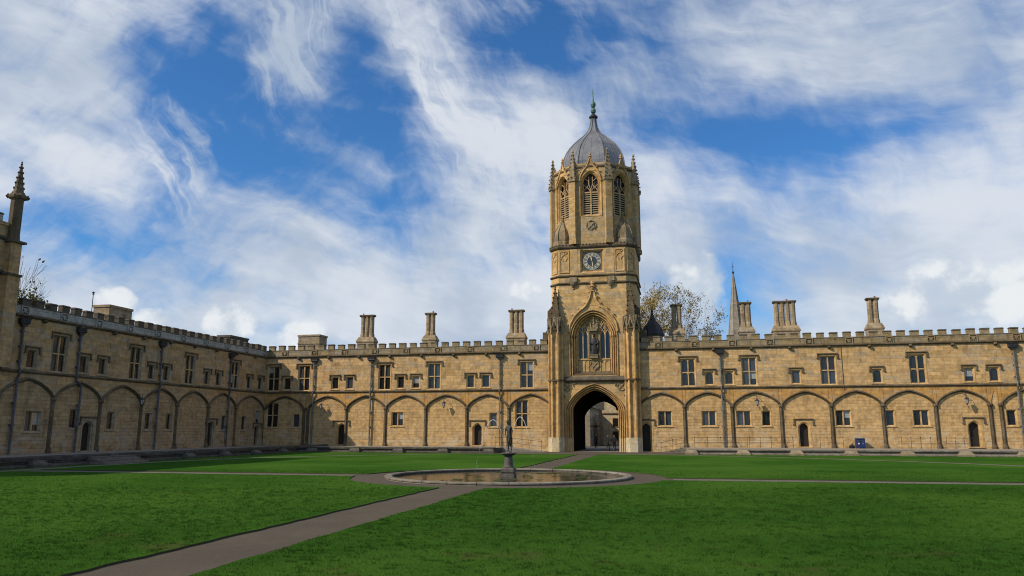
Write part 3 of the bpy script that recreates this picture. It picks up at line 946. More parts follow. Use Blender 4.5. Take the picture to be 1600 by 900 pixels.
def build_range(root, x0, x1, cols, up, low, doors, south=False, body=None, merlon_x0=None, panel_x0=None, south_end=False):
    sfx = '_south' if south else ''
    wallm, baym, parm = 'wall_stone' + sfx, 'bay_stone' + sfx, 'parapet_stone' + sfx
    # upper wall
    hole = lambda xc, z, w, h: (xc - w / 2 - .12, xc + w / 2 + .12, z - .09, z + h + .09)
    mb = MB()
    grid_wall(mb, x0, x1, Z_STRING, Z_CORNICE, 0.0, [hole(*u[:4]) for u in up])
    b = body or (x0, x1)
    mb.box(b[0], b[1], .62, 8.5, -.3, 11.0)
    mb.build('upper_wall', wallm, root, fixn=False)
    # lower wall inside the blind arcade
    mb = MB()
    dh = [(d[0] - d[2] / 2 - .30, d[0] + d[2] / 2 + .30, d[1] - .02, d[1] + d[3] + .30) for d in doors]
    zb = -.3
    grid_wall(mb, x0, x1, zb, Z_STRING - .1, .05, [hole(*u[:4]) for u in low] + [(a, c, max(e, zb), f) for a, c, e, f in dh])
    mb.build('arcade_wall', baym, root, fixn=False)
    # spandrels over the arches
    mb = MB()
    for cl, cr in zip(cols, cols[1:]):
        a, xc = (cr - cl) / 2 - .15, (cl + cr) / 2
        A = arch(a, Z_SPRING, 1.33, 14, xc=xc)
        for (xa, za), (xb, zb2) in zip(A, A[1:]):
            mb.add([(xa, 0, za), (xb, 0, zb2), (xb, 0, Z_STRING), (xa, 0, Z_STRING)], [(0, 1, 2, 3)])
        for xe in (cl, cr):
            mb.add([(xe - .17, 0, Z_SPRING), (xe + .17, 0, Z_SPRING), (xe + .17, 0, Z_STRING), (xe - .17, 0, Z_STRING)], [(0, 1, 2, 3)]) if xe == cr or cl == cols[0] else None
    mb.build('spandrel_wall', 'spandrel_stone' if not south else 'wall_stone_south', root, fixn=False)
    rnd = random.Random(3)
    for cl, cr in zip(cols, cols[1:]):
        if cr - cl < 2:
            continue
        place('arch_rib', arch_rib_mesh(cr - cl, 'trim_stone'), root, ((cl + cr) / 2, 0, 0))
    for c in cols:
        if x0 + .3 < c < x1 - .3:
            place('wall_shaft', wall_shaft_mesh('trim_stone'), root, (c, 0, 0))
    # horizontal mouldings
    mb = MB()
    z = Z_STRING
    mb.prism_x([(.05, z - .12), (-.05, z - .12), (-.10, z - .05), (-.15, z - .03), (-.15, z + .04), (-.02, z + .13), (.05, z + .13)], x0, x1)
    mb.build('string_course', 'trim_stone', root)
    mb = MB()
    z = Z_CORNICE
    mb.prism_x([(.1, z - .14), (-.04, z - .14), (-.10, z - .06), (-.20, z - .02), (-.20, z + .06), (-.05, z + .14), (.1, z + .14)], x0, x1)
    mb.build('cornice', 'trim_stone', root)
    # parapet with crenels
    mb = MB()
    mb.box(x0, x1, -.045, .36, z + .10, 11.33)
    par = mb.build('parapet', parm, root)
    mb = MB()
    mb.loft([[(x0, y0, zz), (x1, y0, zz), (x1, y1, zz), (x0, y1, zz)] for y0, y1, zz in ((-.07, .39, 11.33), (-.07, .39, 11.38), (-.02, .34, 11.42))], True, True, True)
    mb.build('coping', 'dark_stone', par)
    mx = merlon_x0 if merlon_x0 is not None else x0 + .5
    while mx < x1 - .3:
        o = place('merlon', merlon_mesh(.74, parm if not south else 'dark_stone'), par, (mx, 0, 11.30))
        o.rotation_euler = (rnd.uniform(-.012, .012), rnd.uniform(-.02, .02), rnd.uniform(-.015, .015))
        o.scale = (rnd.uniform(.93, 1.05), 1, rnd.uniform(.92, 1.05))
        mx += 1.25 + rnd.uniform(-.012, .012)
    px = panel_x0 if panel_x0 is not None else x0 + 1.2
    while px < x1 - .5:
        place('carved_panel', carved_panel_mesh(parm), par, (px, -.045, 11.0))
        place('corbel_head', corbel_mesh(), root, (px + 1.85, 0, Z_CORNICE - .33))
        px += 3.75
    # roof behind the parapet
    mb = MB()
    mb.add([(b[0], .4, 11.02), (b[1], .4, 11.02), (b[1], 4.5, 11.7), (b[0], 4.5, 11.7), (b[1], 8.6, 11.02), (b[0], 8.6, 11.02)], [(0, 1, 2, 3), (3, 2, 4, 5)])
    mb.build('roof', 'slate', root, fixn=False)
    for u in up:
        window(root, *u[:4], nx=u[4], nz=u[5], yf=0.0, hood=True, mats=u[6] if len(u) > 6 else None, heads=(u[0] > 65 or abs(u[0] - 50.38) < 3))
    for u in low:
        window(root, *u[:4], nx=u[4], nz=u[5], yf=0.05, hood=False, mats=u[6] if len(u) > 6 else None, heads=False)
    for d in doors:
        doorway(root, *d[:4], leaf=d[4] if len(d) > 4 else 'door_wood', arched=(d[5] if len(d) > 5 else True))


T = lambda x: (x, 6.78, 1.26, 2.68, 2, 2)          # tall cross window
S = lambda x: (x, 6.90, .68, 1.20, 1, 1)           # small single light
L2 = lambda x, z=2.72: (x, z, 1.22, 1.36, 2, 1)    # two-light window below
L1 = lambda x, z=2.72: (x, z, .66, 1.34, 1, 1)
DK = ['glass_dark', 'glass_dark', 'glass_blue']

# west range, left of the gate tower
W_L = thing('college_range', 'honey stone battlemented range with blind arches, left of the clock tower', 'building')
cols = [0.15, 5.05] + [5.55 + 4.73 * k for k in range(6)] + [33.93]
build_range(W_L, 0.0, 34.2, cols,
            [T(.95), S(2.73), T(4.84), S(8.75), S(10.55), T(14.77), S(16.7), S(18.5), T(20.65), S(24.85), S(26.58), T(31.18)],
            [(1.02, 2.60, 1.3, 2.6, 2, 2, DK), L1(4.05, 2.6), L2(16.43, 2.75), L1(27.46, 2.65), (30.6, 2.62, 1.2, 2.7, 2, 2, DK)],
            [(9.75, .62, .95, 2.25), (25.68, .62, .85, 2.25)], body=(-8.5, 34.2), merlon_x0=.55, panel_x0=2.3)
for x in (6.15, 13.2, 28.2):
    downpipe(W_L, x, 10.35, Z_BASE)
for xc, n in ((10.79, 3), (18.78, 2), (29.2, 3)):
    chimney(W_L, xc, 4.0, n)
low_stack(W_L, 2.05, 4.85, 3.4, 5.4, 11.0, 13.65)

# west range, right of the gate tower
W_R = thing('college_range', 'sunlit honey stone battlemented range right of the clock tower', 'building')
cols = [43.05] + [47.75 + 4.73 * k for k in range(7)] + [77.05, 81.75, 86.4]
build_range(W_R, 42.8, 86.5, cols,
            [T(48.26), S(50.38), S(52.32), T(54.34), S(58.84), T(61.93), S(66.43), T(70.13), S(74.65), S(76.81), T(83.2)],
            [L2(45.74), L2(50.14), L2(53.56), L1(55.75), L2(63.0), L1(67.25), L2(70.05), L1(77.9), L2(83.6)],
            [(43.78, .06, .82, 2.85), (59.26, .62, .82, 2.3), (74.6, .68, .85, 2.35)], merlon_x0=43.9, panel_x0=45.3)
for x in (51.52, 78.6):
    downpipe(W_R, x, 10.35, Z_BASE)
MB().tube([(63.25, -.03, 10.5), (63.25, -.03, 6.7), (63.3, -.18, 6.5), (63.3, -.02, 6.2), (63.3, .1, 5.6)], .022, 5).build('cable', 'iron', W_R)
for xc, n in ((47.28, 2), (54.62, 2), (58.65, 4), (67.45, 2)):
    chimney(W_R, xc, 4.0, n)

# south range: local x runs along world Y, so x = Y (negative)
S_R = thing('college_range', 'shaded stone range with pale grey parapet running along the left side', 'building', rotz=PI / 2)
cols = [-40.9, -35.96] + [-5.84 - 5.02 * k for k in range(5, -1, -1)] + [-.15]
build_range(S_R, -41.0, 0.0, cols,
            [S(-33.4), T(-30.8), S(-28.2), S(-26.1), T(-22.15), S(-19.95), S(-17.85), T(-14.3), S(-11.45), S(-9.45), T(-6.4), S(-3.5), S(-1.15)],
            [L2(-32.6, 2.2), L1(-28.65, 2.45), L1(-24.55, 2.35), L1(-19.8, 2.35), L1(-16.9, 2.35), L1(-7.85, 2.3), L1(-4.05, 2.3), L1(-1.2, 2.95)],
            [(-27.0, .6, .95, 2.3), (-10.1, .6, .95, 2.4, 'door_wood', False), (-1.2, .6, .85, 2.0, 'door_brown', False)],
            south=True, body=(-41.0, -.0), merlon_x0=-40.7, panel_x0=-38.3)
for x, jog in ((-34.6, None), (-29.0, (.55, 5.9)), (-18.9, None), (-7.5, None)):
    downpipe(S_R, x, 10.35, Z_BASE, True, jog)
low_stack(S_R, -21.9, -18.9, 3.5, 5.2, 11.0, 13.6)
low_stack(S_R, -3.2, .6, 3.0, 4.6, 11.0, 13.0, 'dark_stone')  # stands for a low dark roof, built with the stack block
# ------------------------------------------------------------------ the gate tower
GT = thing('gate_tower', 'tall stone gate tower with clock, louvred belfry and grey ogee dome', 'tower', (38.5, 0, 0))
HW, CH, CY = 4.65, 1.0, 4.5          # half width, corner chamfer, centre (front face at y = -0.15)
FY = CY - HW


def csq(o=0.0, z=0.0, h=HW, c=CH):
    k = h + o
    e = k - c - o * .41
    return [(x, CY + y, z) for x, y in ((-e, -k), (e, -k), (k, -e), (k, e), (e, k), (-e, k), (-k, e), (-k, -e))]


def band(prof, ringf, name, mat, parent=GT):
    mb = MB()
    mb.loft([ringf(o, z) for o, z in prof], True, True, True)
    return mb.build(name, mat, parent)


# body: sides and back of the shaft; the front is pierced by portal and niche
E0 = HW - CH
mb = MB()
ring0, ring1 = csq(0, -.3), csq(0, 18.0)
for i in range(1, 8):
    j = (i + 1) % 8
    if i == 4:
        continue
    mb.add([ring0[i], ring0[j], ring1[j], ring1[i]], [(0, 1, 2, 3)])
# rear wall with the outer arch
rb = MB()
arch_wall(mb, -E0, E0, -.3, 18.0, CY + HW, 2.2, 3.7, 1.8, 10)
mb.add(ring1, [tuple(range(8))])
# front wall
arch_wall(mb, -E0, E0, -.3, 7.62, FY, 3.12, 4.30, 2.80, 12)
arch_wall(mb, -E0, E0, 7.62, 18.0, FY, 2.58, 12.15, 2.85, 12, 1.75, .56, zbase=7.95)
mb.build('tower_wall', 'tower_stone', GT, fixn=False)

# portal: moulded orders stepping inwards
mb = MB()
arch_rings(mb, 3.12, -.1, 4.30, 2.80, [(0, FY - .02), (0, FY - .14), (.08, FY - .14), (.11, FY + .06), (.16, FY + .14), (.20, FY + .12), (.23, FY - .03), (.29, FY - .03), (.32, FY + .26), (.38, FY + .34),
                                       (.42, FY + .30), (.45, FY + .10), (.51, FY + .12), (.54, FY + .52), (.59, FY + .56), (.62, FY + .36), (.66, FY + .40), (.70, FY + 1.0)], 12)
portal = mb.build('portal_arch', 'moulding_stone', GT)
mb = MB()
for s in (-1, 1):
    poly = [(s * 3.64, FY - .03), (s * 3.10, FY - .09), (s * 2.95, FY + .06), (s * 2.70, FY + .18), (s * 2.44, FY + .50), (s * 2.40, FY + 1.0), (s * 3.64, FY + 1.0)]
    pm = MB()
    pm.prism_z(poly, -.1, 1.40)
    pm.build('portal_plinth', 'plinth_stone', portal)
# carved spandrels
mb = MB()
for s in (-1, 1):
    cx, cz = s * 2.85, 6.75
    for r in (.42,):
        P = [(cx + r * math.cos(t), FY - .03, cz + r * math.sin(t)) for t in [2 * PI * k / 12 for k in range(13)]]
        mb.tube(P, .06, 5)
    mb.tube([(cx - .3, FY - .04, cz - .3), (cx + .3, FY - .04, cz + .3)], .06, 5)
    mb.tube([(cx - .3, FY - .04, cz + .3), (cx + .3, FY - .04, cz - .3)], .06, 5)
    mb.tube([(s * 1.6, FY - .03, 7.25), (s * 2.3, FY - .05, 7.05), (s * 2.2, FY - .04, 6.8)], .07, 5)
    mb.tube([(s * 3.3, FY - .03, 6.1), (s * 3.1, FY - .05, 5.8), (s * 3.35, FY - .04, 5.5)], .06, 5)
mb.build('spandrel_carving', 'carved_stone', portal)

# vaulted passage
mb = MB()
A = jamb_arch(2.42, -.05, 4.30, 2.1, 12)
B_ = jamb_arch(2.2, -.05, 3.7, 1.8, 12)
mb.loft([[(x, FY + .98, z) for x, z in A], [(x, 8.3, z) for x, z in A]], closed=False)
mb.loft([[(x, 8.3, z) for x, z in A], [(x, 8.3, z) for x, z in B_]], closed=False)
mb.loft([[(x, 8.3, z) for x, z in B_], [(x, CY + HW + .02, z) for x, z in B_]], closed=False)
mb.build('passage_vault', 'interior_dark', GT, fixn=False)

# weathered ledge over the portal
mb = MB()
mb.prism_x([(FY + .05, 7.22), (FY - .12, 7.25), (FY - .20, 7.36), (FY - .34, 7.42), (FY - .34, 7.54), (FY - .22, 7.66), (FY - .02, 7.86), (FY + .05, 7.86)], -3.55, 3.55)
mb.build('ledge', 'dark_stone', GT)

# niche with the great window
mb = MB()
np_ = dict(n=12, p=1.75, q=.56)
arch_rings(mb, 2.58, 7.95, 12.15, 2.85, [(0, FY + .02), (0, FY - .13), (.07, FY - .13), (.10, FY + .08), (.16, FY + .16), (.20, FY + .12), (.23, FY - .02), (.30, FY - .02), (.33, FY + .30), (.40, FY + .36),
                                         (.44, FY + .30), (.47, FY + .14), (.54, FY + .16), (.58, FY + .52), (.64, FY + .58), (.68, FY + .44), (.74, FY + .48), (.80, FY + .78)], **np_)
niche = mb.build('niche_arch', 'moulding_stone', GT)
mb = MB()
for s in (-1, 1):                                            # capitals of the jamb shafts
    for d, y in ((.24, .05), (.42, .22), (.62, .42)):
        mb.lathe([(.06, 12.0), (.12, 12.1), (.12, 12.18), (.06, 12.26)], s * (2.58 - d), FY + y, 8)
mb.prism_x([(FY + .75, 7.95), (FY + .05, 7.95), (FY + .05, 8.05), (FY + .72, 8.42)], -2.3, 2.3)
mb.build('sloping_sill', 'trim_stone', niche)
IY = FY + .74                                                 # plane of the window wall
mb = MB()
mb.add([(-1.8, IY, 8.3), (1.8, IY, 8.3), (1.8, IY, 9.72), (-1.8, IY, 9.72)], [(0, 1, 2, 3)])
mb.box(-1.8, 1.8, IY - .14, IY, 9.66, 9.80)
for x in (-1.62, -1.1, -.62, .62, 1.1, 1.62):
    mb.box(x - .05, x + .05, IY - .07, IY + .01, 8.42, 9.62)
for x0_, x1_ in ((-1.57, -1.15), (-1.05, -.67), (.67, 1.05), (1.15, 1.57)):
    for (xa, za), (xb, zb) in zip(arch((x1_ - x0_) / 2, 9.3, .24, 5, xc=(x0_ + x1_) / 2), arch((x1_ - x0_) / 2, 9.3, .24, 5, xc=(x0_ + x1_) / 2)[1:]):
        mb.add([(xa, IY - .05, za), (xb, IY - .05, zb), (xb, IY - .05, 9.64), (xa, IY - .05, 9.64)], [(0, 1, 2, 3)])
# masonry of the centre pier and tympanum
mb.box(-.62, .62, IY - .02, IY + .3, 9.72, 14.5)
pts = arch(1.8, 12.15, 2.1, **np_)
for (xa, za), (xb, zb) in zip(pts, pts[1:]):
    if za > 13.3 or zb > 13.3:
        mb.add([(xa, IY + .02, 13.2), (xb, IY + .02, 13.2), (xb, IY + .02, zb), (xa, IY + .02, za)], [(0, 1, 2, 3)])
mb.build('niche_panel', 'window_stone', niche, fixn=False)
# tracery windows left and right of the figure
for s in (-1, 1):
    tr = MB()
    xa, xb = sorted((s * .62, s * 1.78))
    xm = (xa + xb) / 2
    for x, w in ((xa + .04, .05), (xm, .05), (xb - .04, .05)):
        tr.box(x - w, x + w, IY - .12, IY + .06, 9.72, 13.3)
    for q0, q1 in ((xa + .08, xm - .04), (xm + .04, xb - .08)):
        a = (q1 - q0) / 2
        P = [(x, IY - .04, z) for x, z in arch(a, 12.35, .5, 6, 1.3, .6, (q0 + q1) / 2)]
        tr.tube(P, .055, 5)
        tr.tube([(q0, IY - .04, 13.3), ((q0 + q1) / 2, IY - .04, 12.85), (q1, IY - .04, 13.3)], .05, 5)
    P = [(x, IY - .05, z) for x, z in arch((xb - xa) / 2, 12.6, 1.15, 6, 1.3, .6, xm)]
    tr.tube(P, .06, 5)
    w = tr.build('window', 'window_stone', niche)
    for q0, q1 in ((xa + .06, xm - .04), (xm + .04, xb - .06)):
        p = MB()
        p.box(q0, q1, IY + .03, IY + .05, 9.74, 13.3)
        p.build('pane', 'glass_plain', w)
# canopy and corbel of the niche figure
mb = MB()
mb.prism_z([(-.48, IY - .02), (-.40, IY - .42), (.40, IY - .42), (.48, IY - .02)], 9.82, 10.12)
mb.prism_z([(-.5, IY - .02), (-.44, IY - .46), (.44, IY - .46), (.5, IY - .02)], 10.12, 10.2)
mb.prism_z([(-.52, IY - .02), (-.36, IY - .50), (.36, IY - .50), (.52, IY - .02)], 12.75, 13.0)
for cx in (-.34, 0, .34):
    spirelet(mb, cx, IY - .40 + abs(cx) * .4, 12.95, 13.7 + (.45 if cx == 0 else 0), .17, 3, 4, PI / 4, 0, .06)
for s in (-1, 1):
    spirelet(mb, s * .56, IY - .12, 12.6, 14.0, .12, 4, 4, PI / 4, 0, .05)
    mb.box(s * .56 - .07, s * .56 + .07, IY - .2, IY - .03, 9.8, 12.6)
    mb.tube([(s * .7, IY - .04, 13.3), (s * .95, IY - .06, 13.9), (s * .7, IY - .05, 14.25)], .07, 5)
    mb.tube([(s * 1.3, IY - .04, 13.25), (s * 1.15, IY - .06, 13.6)], .08, 5)
mb.build('canopy', 'carved_stone', niche)
mb = MB()
mb.prism_y([(-.42, 9.5), (.42, 9.5), (.42, 8.95), (0, 8.5), (-.42, 8.95)], IY - .12, IY)
for s in (-1, 1):
    mb.tube([(s * .15, IY - .13, 8.7), (s * .5, IY - .12, 9.0), (s * .34, IY - .13, 9.45)], .07, 5)
    mb.tube([(-s * .28, IY - .14, 9.35), (s * .22, IY - .14, 8.8)], .05, 5)
mb.build('heraldic_shield', 'carved_stone', niche)

# ogee hood and its finial
mb = MB()
og = [(-2.62, 12.6), (-2.45, 13.55), (-2.0, 14.35), (-1.4, 14.95), (-.85, 15.35), (-.48, 15.9), (-.27, 16.5), (-.15, 17.05)]
for s in (-1, 1):
    P = [(s * x, FY - .10, z) for x, z in og]
    mb.tube(P, [.12, .12, .12, .12, .12, .11, .10, .09], 6)
    P = [(s * x * .84, FY - .05, z - .08) for x, z in og[4:]]
    mb.tube(P, .06, 5)
    crockets(mb, [(s * (x + (-.12)), FY - .14, z + .08) for x, z in ((-2.1, 14.4), (-1.45, 15.05), (-.75, 15.65), (-.40, 16.35), (-.25, 16.85))], .12)
mb.box(-.2, .2, FY - .24, FY - .02, 17.0, 17.12)
mb.lathe([(.1, 17.1), (.2, 17.3), (.14, 17.4), (.27, 17.55), (.14, 17.75), (.2, 17.88), (.02, 18.2)], 0, FY - .14, 8)
crockets(mb, [(-.2, FY - .2, 17.5), (.2, FY - .2, 17.5), (-.15, FY - .2, 17.85), (.15, FY - .2, 17.85)], .12)
mb.prism_y([(-.34, 15.45), (.34, 15.45), (.1, 16.15), (-.1, 16.15)], FY - .03, FY)
mb.build('ogee_hood', 'moulding_stone', GT)

# polygonal buttresses either side of the portal
BP = [(-.78, .0), (-.78, -.42), (-.36, -.90), (.36, -.90), (.78, -.42), (.78, .0)]


def fluted(scale=1.0, inset=.2):
    out = []
    for (ax, ay), (bx, by) in zip(BP, BP[1:]):
        L = math.hypot(bx - ax, by - ay)
        nx, ny = (by - ay) / L, -(bx - ax) / L
        nx, ny = (nx, ny) if nx * (ax + bx) + ny * (ay + by + .5) > 0 else (-nx, -ny)
        for t, d in ((0, 0), (.10, .03), (.16, 0), (.24, -inset), (.76, -inset), (.84, 0), (.90, .03)):
            out.append(((ax + (bx - ax) * t + nx * d) * scale, (ay + (by - ay) * t + ny * d) * scale))
    out.append((BP[-1][0] * scale, BP[-1][1] * scale))
    return out


for s in (-1, 1):
    bx = s * 4.05
    mb = MB()
    mb.prism_z([(bx + x, FY + .02 + y) for x, y in fluted()], 1.42, 13.0)
    bt = mb.build('buttress', 'moulding_stone', GT)
    mb = MB()
    mb.prism_z([(bx + x * 1.10, FY + .02 + y * 1.10) for x, y in BP], -.1, 1.30)
    mb.prism_z([(bx + x * 1.06, FY + .02 + y * 1.06) for x, y in BP], 1.30, 1.46)
    mb.build('plinth', 'plinth_stone', bt)
    for z, k in ((7.35, 1.07), (12.75, 1.05)):
        mb = MB()
        mb.prism_z([(bx + x * k, FY + .02 + y * k) for x, y in BP], z, z + .16)
        mb.build('string_band', 'trim_stone', bt)
    # crocketed gablets
    mb = MB()
    for (ax, ay), (bx2, by2) in zip(BP, BP[1:]):
        L = math.hypot(bx2 - ax, by2 - ay)
        mx, my = (ax + bx2) / 2 * 1.06, (ay + by2) / 2 * 1.06
        a3, b3 = (bx + ax * 1.06, FY + ay * 1.06), (bx + bx2 * 1.06, FY + by2 * 1.06)
        for (p0, p1) in ((a3, (bx + mx, FY + my)), (b3, (bx + mx, FY + my))):
            mb.tube([(p0[0], p0[1], 12.9), ((p0[0] * .45 + p1[0] * .55), (p0[1] * .45 + p1[1] * .55), 13.35), (p1[0], p1[1], 14.05)], .07, 5)
        crockets(mb, [(bx + mx, FY + my, 14.1)], .13)
        mb.tube([(a3[0], a3[1], 12.4), (a3[0], a3[1], 13.9)], [.09, .05], 5)
        crockets(mb, [(a3[0], a3[1], 13.95)], .1)
    mb.build('gablet', 'carved_stone', bt)
    mb = MB()
    mb.lathe([(.66, 13.0), (.56, 15.0), (.50, 15.05), (.10, 17.3)], bx, FY - .18, 4, PI / 4)
    for k in range(4):
        a = PI / 4 + k * PI / 2
        crockets(mb, [(bx + r * math.cos(a), FY - .18 + r * math.sin(a), z) for r, z in ((.68, 13.6), (.64, 14.15), (.6, 14.7), (.5, 15.3), (.4, 15.85), (.3, 16.4), (.2, 16.9))], .11)
    mb.lathe([(.04, 17.2), (.15, 17.38), (.06, 17.5), (.1, 17.6), (.02, 17.8)], bx, FY - .18, 6)
    mb.build('pinnacle', 'trim_stone', bt)
    mb = MB()                                            # stepped weathering on the outer side
    mb.prism_y([(bx + s * .1, 12.9), (bx + s * .95, 12.9), (bx + s * .95, 15.0), (bx + s * .3, 15.7), (bx + s * .1, 15.7)], FY + .25, FY + 1.3)
    mb.prism_y([(bx + s * .1, 11.8), (bx + s * 1.15, 11.8), (bx + s * 1.15, 12.8), (bx + s * .8, 13.3), (bx + s * .1, 13.3)], FY + .35, FY + 1.2)
    mb.build('weathering', 'trim_stone', bt)

# two string courses under the clock stage, with shield corbels
P1 = lambda z: [(0, z - .12), (.08, z - .10), (.16, z - .02), (.16, z + .05), (.03, z + .15), (0, z + .15)]
band(P1(17.95), csq, 'string_course', 'trim_stone')
band(P1(18.78), csq, 'string_course', 'trim_stone')
band([(0.015, 18.09), (.015, 18.66)], csq, 'frieze', 'tower_stone')
for x in (-2.05, 2.0):
    mb = MB()
    mb.box(x - .42, x + .42, FY - .24, FY, 18.12, 18.62)
    mb.lathe([(.40, 18.10), (.36, 17.85), (.18, 17.55), (.06, 17.45), (.10, 17.35), (.02, 17.25)], x, FY - .02, 10)
    mb.build('corbel_boss', 'carved_stone', GT)

# clock stage
mb = MB()
r0, r1 = csq(0, 18.85), csq(0, 22.0)
for i in range(1, 8):
    j = (i + 1) % 8
    mb.add([r0[i], r0[j], r1[j], r1[i]], [(0, 1, 2, 3)])
grid_wall(mb, -E0, E0, 18.85, 22.0, FY, [(-1.28, 1.28, 19.12, 21.66)])
mb.add(r1, [tuple(range(8))])
mb.build('clock_stage', 'tower_stone', GT, fixn=False)
rc = lambda a, z0, z1, y: [(-a, y, z0), (a, y, z0), (a, y, z1), (-a, y, z1)]
mb = MB()
mb.loft([rc(1.28, 19.12, 21.66, FY), rc(1.22, 19.22, 21.60, FY + .14), rc(1.12, 19.30, 21.52, FY + .14), rc(1.06, 19.38, 21.46, FY + .30)], True)
mb.add(rc(1.06, 19.38, 21.46, FY + .30), [(0, 1, 2, 3)])
frm = mb.build('clock_recess', 'moulding_stone', GT, fixn=False)
CZ, CYF = 20.42, FY + .27
mb = MB()
sq = lambda a, y: rc(a, CZ - a, CZ + a, y)
mb.loft([sq(1.03, CYF + .02), sq(1.03, CYF - .05), sq(.95, CYF - .05), sq(.95, CYF + .02)], True)
clock = mb.build('clock', 'clock_ring', GT)
disc = lambda r0, r1, y, n=40: ([(r * math.sin(2 * PI * k / n), y, CZ + r * math.cos(2 * PI * k / n)) for r in (r0, r1) for k in range(n)],
                                [(k, (k + 1) % n, n + (k + 1) % n, n + k) for k in range(n)])
mb = MB()
mb.add(sq(.96, CYF), [(0, 1, 2, 3)])
mb.build('clock_back', 'dark_stone', clock, fixn=False)
for nm, a, b, y, mt in (('dial_ring', .56, .92, CYF - .02, 'clock_ring'), ('dial_centre', .001, .55, CYF - .015, 'clock_dark')):
    mb = MB()
    mb.add(*disc(a, b, y))
    mb.build(nm, mt, clock, fixn=False)
for rr_ in (.935, .565):
    MB().tube([(rr_ * math.sin(2 * PI * k / 32), CYF - .025, CZ + rr_ * math.cos(2 * PI * k / 32)) for k in range(33)], .02, 4).build('dial_line', 'gold', clock)
ROMAN = ['XII', 'I', 'II', 'III', 'IIII', 'V', 'VI', 'VII', 'VIII', 'IX', 'X', 'XI']
for k, rom in enumerate(ROMAN):
    mb = MB()
    a = 2 * PI * k / 12
    cw = {'I': .045, 'V': .10, 'X': .10}
    tot = sum(cw[c] for c in rom)
    u = -tot / 2
    for c in rom:
        w = cw[c]
        strokes = {'I': [((w / 2, -.11), (w / 2, .11))], 'V': [((.01, .11), (w / 2, -.11)), ((w - .01, .11), (w / 2, -.11))],
                   'X': [((.01, .11), (w - .01, -.11)), ((w - .01, .11), (.01, -.11))]}[c]
        for (p0, q0), (p1, q1) in strokes:
            t = .017
            q = []
            for (uu, vv) in ((u + p0 - t, q0), (u + p0 + t, q0), (u + p1 + t, q1), (u + p1 - t, q1)):
                rr = .74 + vv
                q.append((rr * math.sin(a) + uu * math.cos(a), CYF - .03, CZ + rr * math.cos(a) - uu * math.sin(a)))
            mb.add(q, [(0, 1, 2, 3)])
        u += w
    mb.build('numeral', 'gold', clock, fixn=False)
for nm, ang, L, w in (('hour_hand', RAD(-16), .52, .055), ('minute_hand', RAD(174), .60, .045)):
    mb = MB()
    d = Vector((math.sin(ang), 0, math.cos(ang)))
    e = Vector((math.cos(ang), 0, -math.sin(ang)))
    c = Vector((0, CYF - .07, CZ))
    mb.add([tuple(c - d * .08 - e * w * .6), tuple(c - d * .08 + e * w * .6), tuple(c + d * L * .75 + e * w), tuple(c + d * L), tuple(c + d * L * .75 - e * w)], [(0, 1, 2, 3, 4)])
    mb.build(nm, 'gold', clock, fixn=False)


def blind_panel(w, h):
    """blind tracery panel, built about its own centre, facing -y"""
    def fn():
        mb = MB()
        r = lambda a, b, y: [(-a, y, -b), (a, y, -b), (a, y, b), (-a, y, b)]
        mb.loft([r(w / 2, h / 2, .0), r(w / 2, h / 2, -.07), r(w / 2 - .09, h / 2 - .09, -.07), r(w / 2 - .14, h / 2 - .14, .005)], True)
        mb.tube([(x, -.03, z) for x, z in arch(w / 2 - .12, h / 2 - .95, .5, 6, 1.3, .6)], .045, 5)
        mb.tube([(-w / 2 + .12, -.03, h / 2 - .12), (0, -.03, h / 2 - .5), (w / 2 - .12, -.03, h / 2 - .12)], .045, 5)
        mb.tube([(0, -.03, h / 2 - .1), (0, -.03, h / 2 - .5)], .04, 5)
        for s in (-1, 1):
            mb.tube([(s * (w / 2 - .12), -.03, h / 2 - .75), (s * w * .2, -.03, h / 2 - .95), (s * w * .1, -.03, h / 2 - 1.2)], .04, 5)
        return mb
    return cached(('blind', w, h), fn, 'blind_panel', 'moulding_stone')


for s in (-1, 1):
    place('blind_panel', blind_panel(1.06, 2.5), GT, (s * 3.02, FY, 20.4))
    me = blind_panel(1.02, 2.5)
    a = s * PI / 4
    place('blind_panel', me, GT, (s * (HW - CH / 2), CY - (HW - CH / 2), 20.4), a)
    mb = MB()                                            # broad strip pilasters beside the clock
    mb.box(min(s * 1.55, s * 2.40), max(s * 1.55, s * 2.40), FY - .03, FY + .02, 18.93, 21.78)
    mb.build('pilaster', 'tower_stone', GT)

# cornice with a row of carved bosses
band([(0, 21.82), (.06, 21.84), (.16, 21.95), (.20, 22.06), (.20, 22.14), (.06, 22.30), (-.1, 22.45)], csq, 'cornice', 'trim_stone')
mb = MB()
rg = csq(.14, 22.24)
for i in (6, 7, 0, 1, 2):
    a, b = Vector(rg[i]), Vector(rg[(i + 1) % 8])
    n = max(2, int((b - a).length / .36))
    for k in range(n):
        p = a + (b - a) * ((k + .5) / n)
        mb.lathe([(.03, p.z - .08), (.11, p.z + .02), (.03, p.z + .12)], p.x, p.y, 6)
mb.build('boss_row', 'dark_stone', GT)

# octagonal belfry
OR = HW / math.cos(PI / 8)
octr = lambda o, z: [(x, y, z) for x, y in ngon(8, (HW + o) / math.cos(PI / 8), PI / 8, 0, CY)]
ZB, ZT = 22.3, 31.45
SIDE = 2 * HW * math.tan(PI / 8)
face_ang = [k * PI / 4 for k in range(8)]                # rotation about z of a face whose rest position looks to -y
belf = MB()
FW = SIDE / 2
wa, wsp, wr = 1.24, 29.2, 1.62


def belfry_face(mb):
    arch_wall(mb, -FW, FW, ZB, ZT, -HW, wa, wsp, wr, 10, 1.5, .58, zbase=25.45)


fm = MB()
belfry_face(fm)
fmesh = fm.build('belfry_wall', 'drum_stone', fixn=False)
fdata = fmesh.data
bpy.data.objects.remove(fmesh)


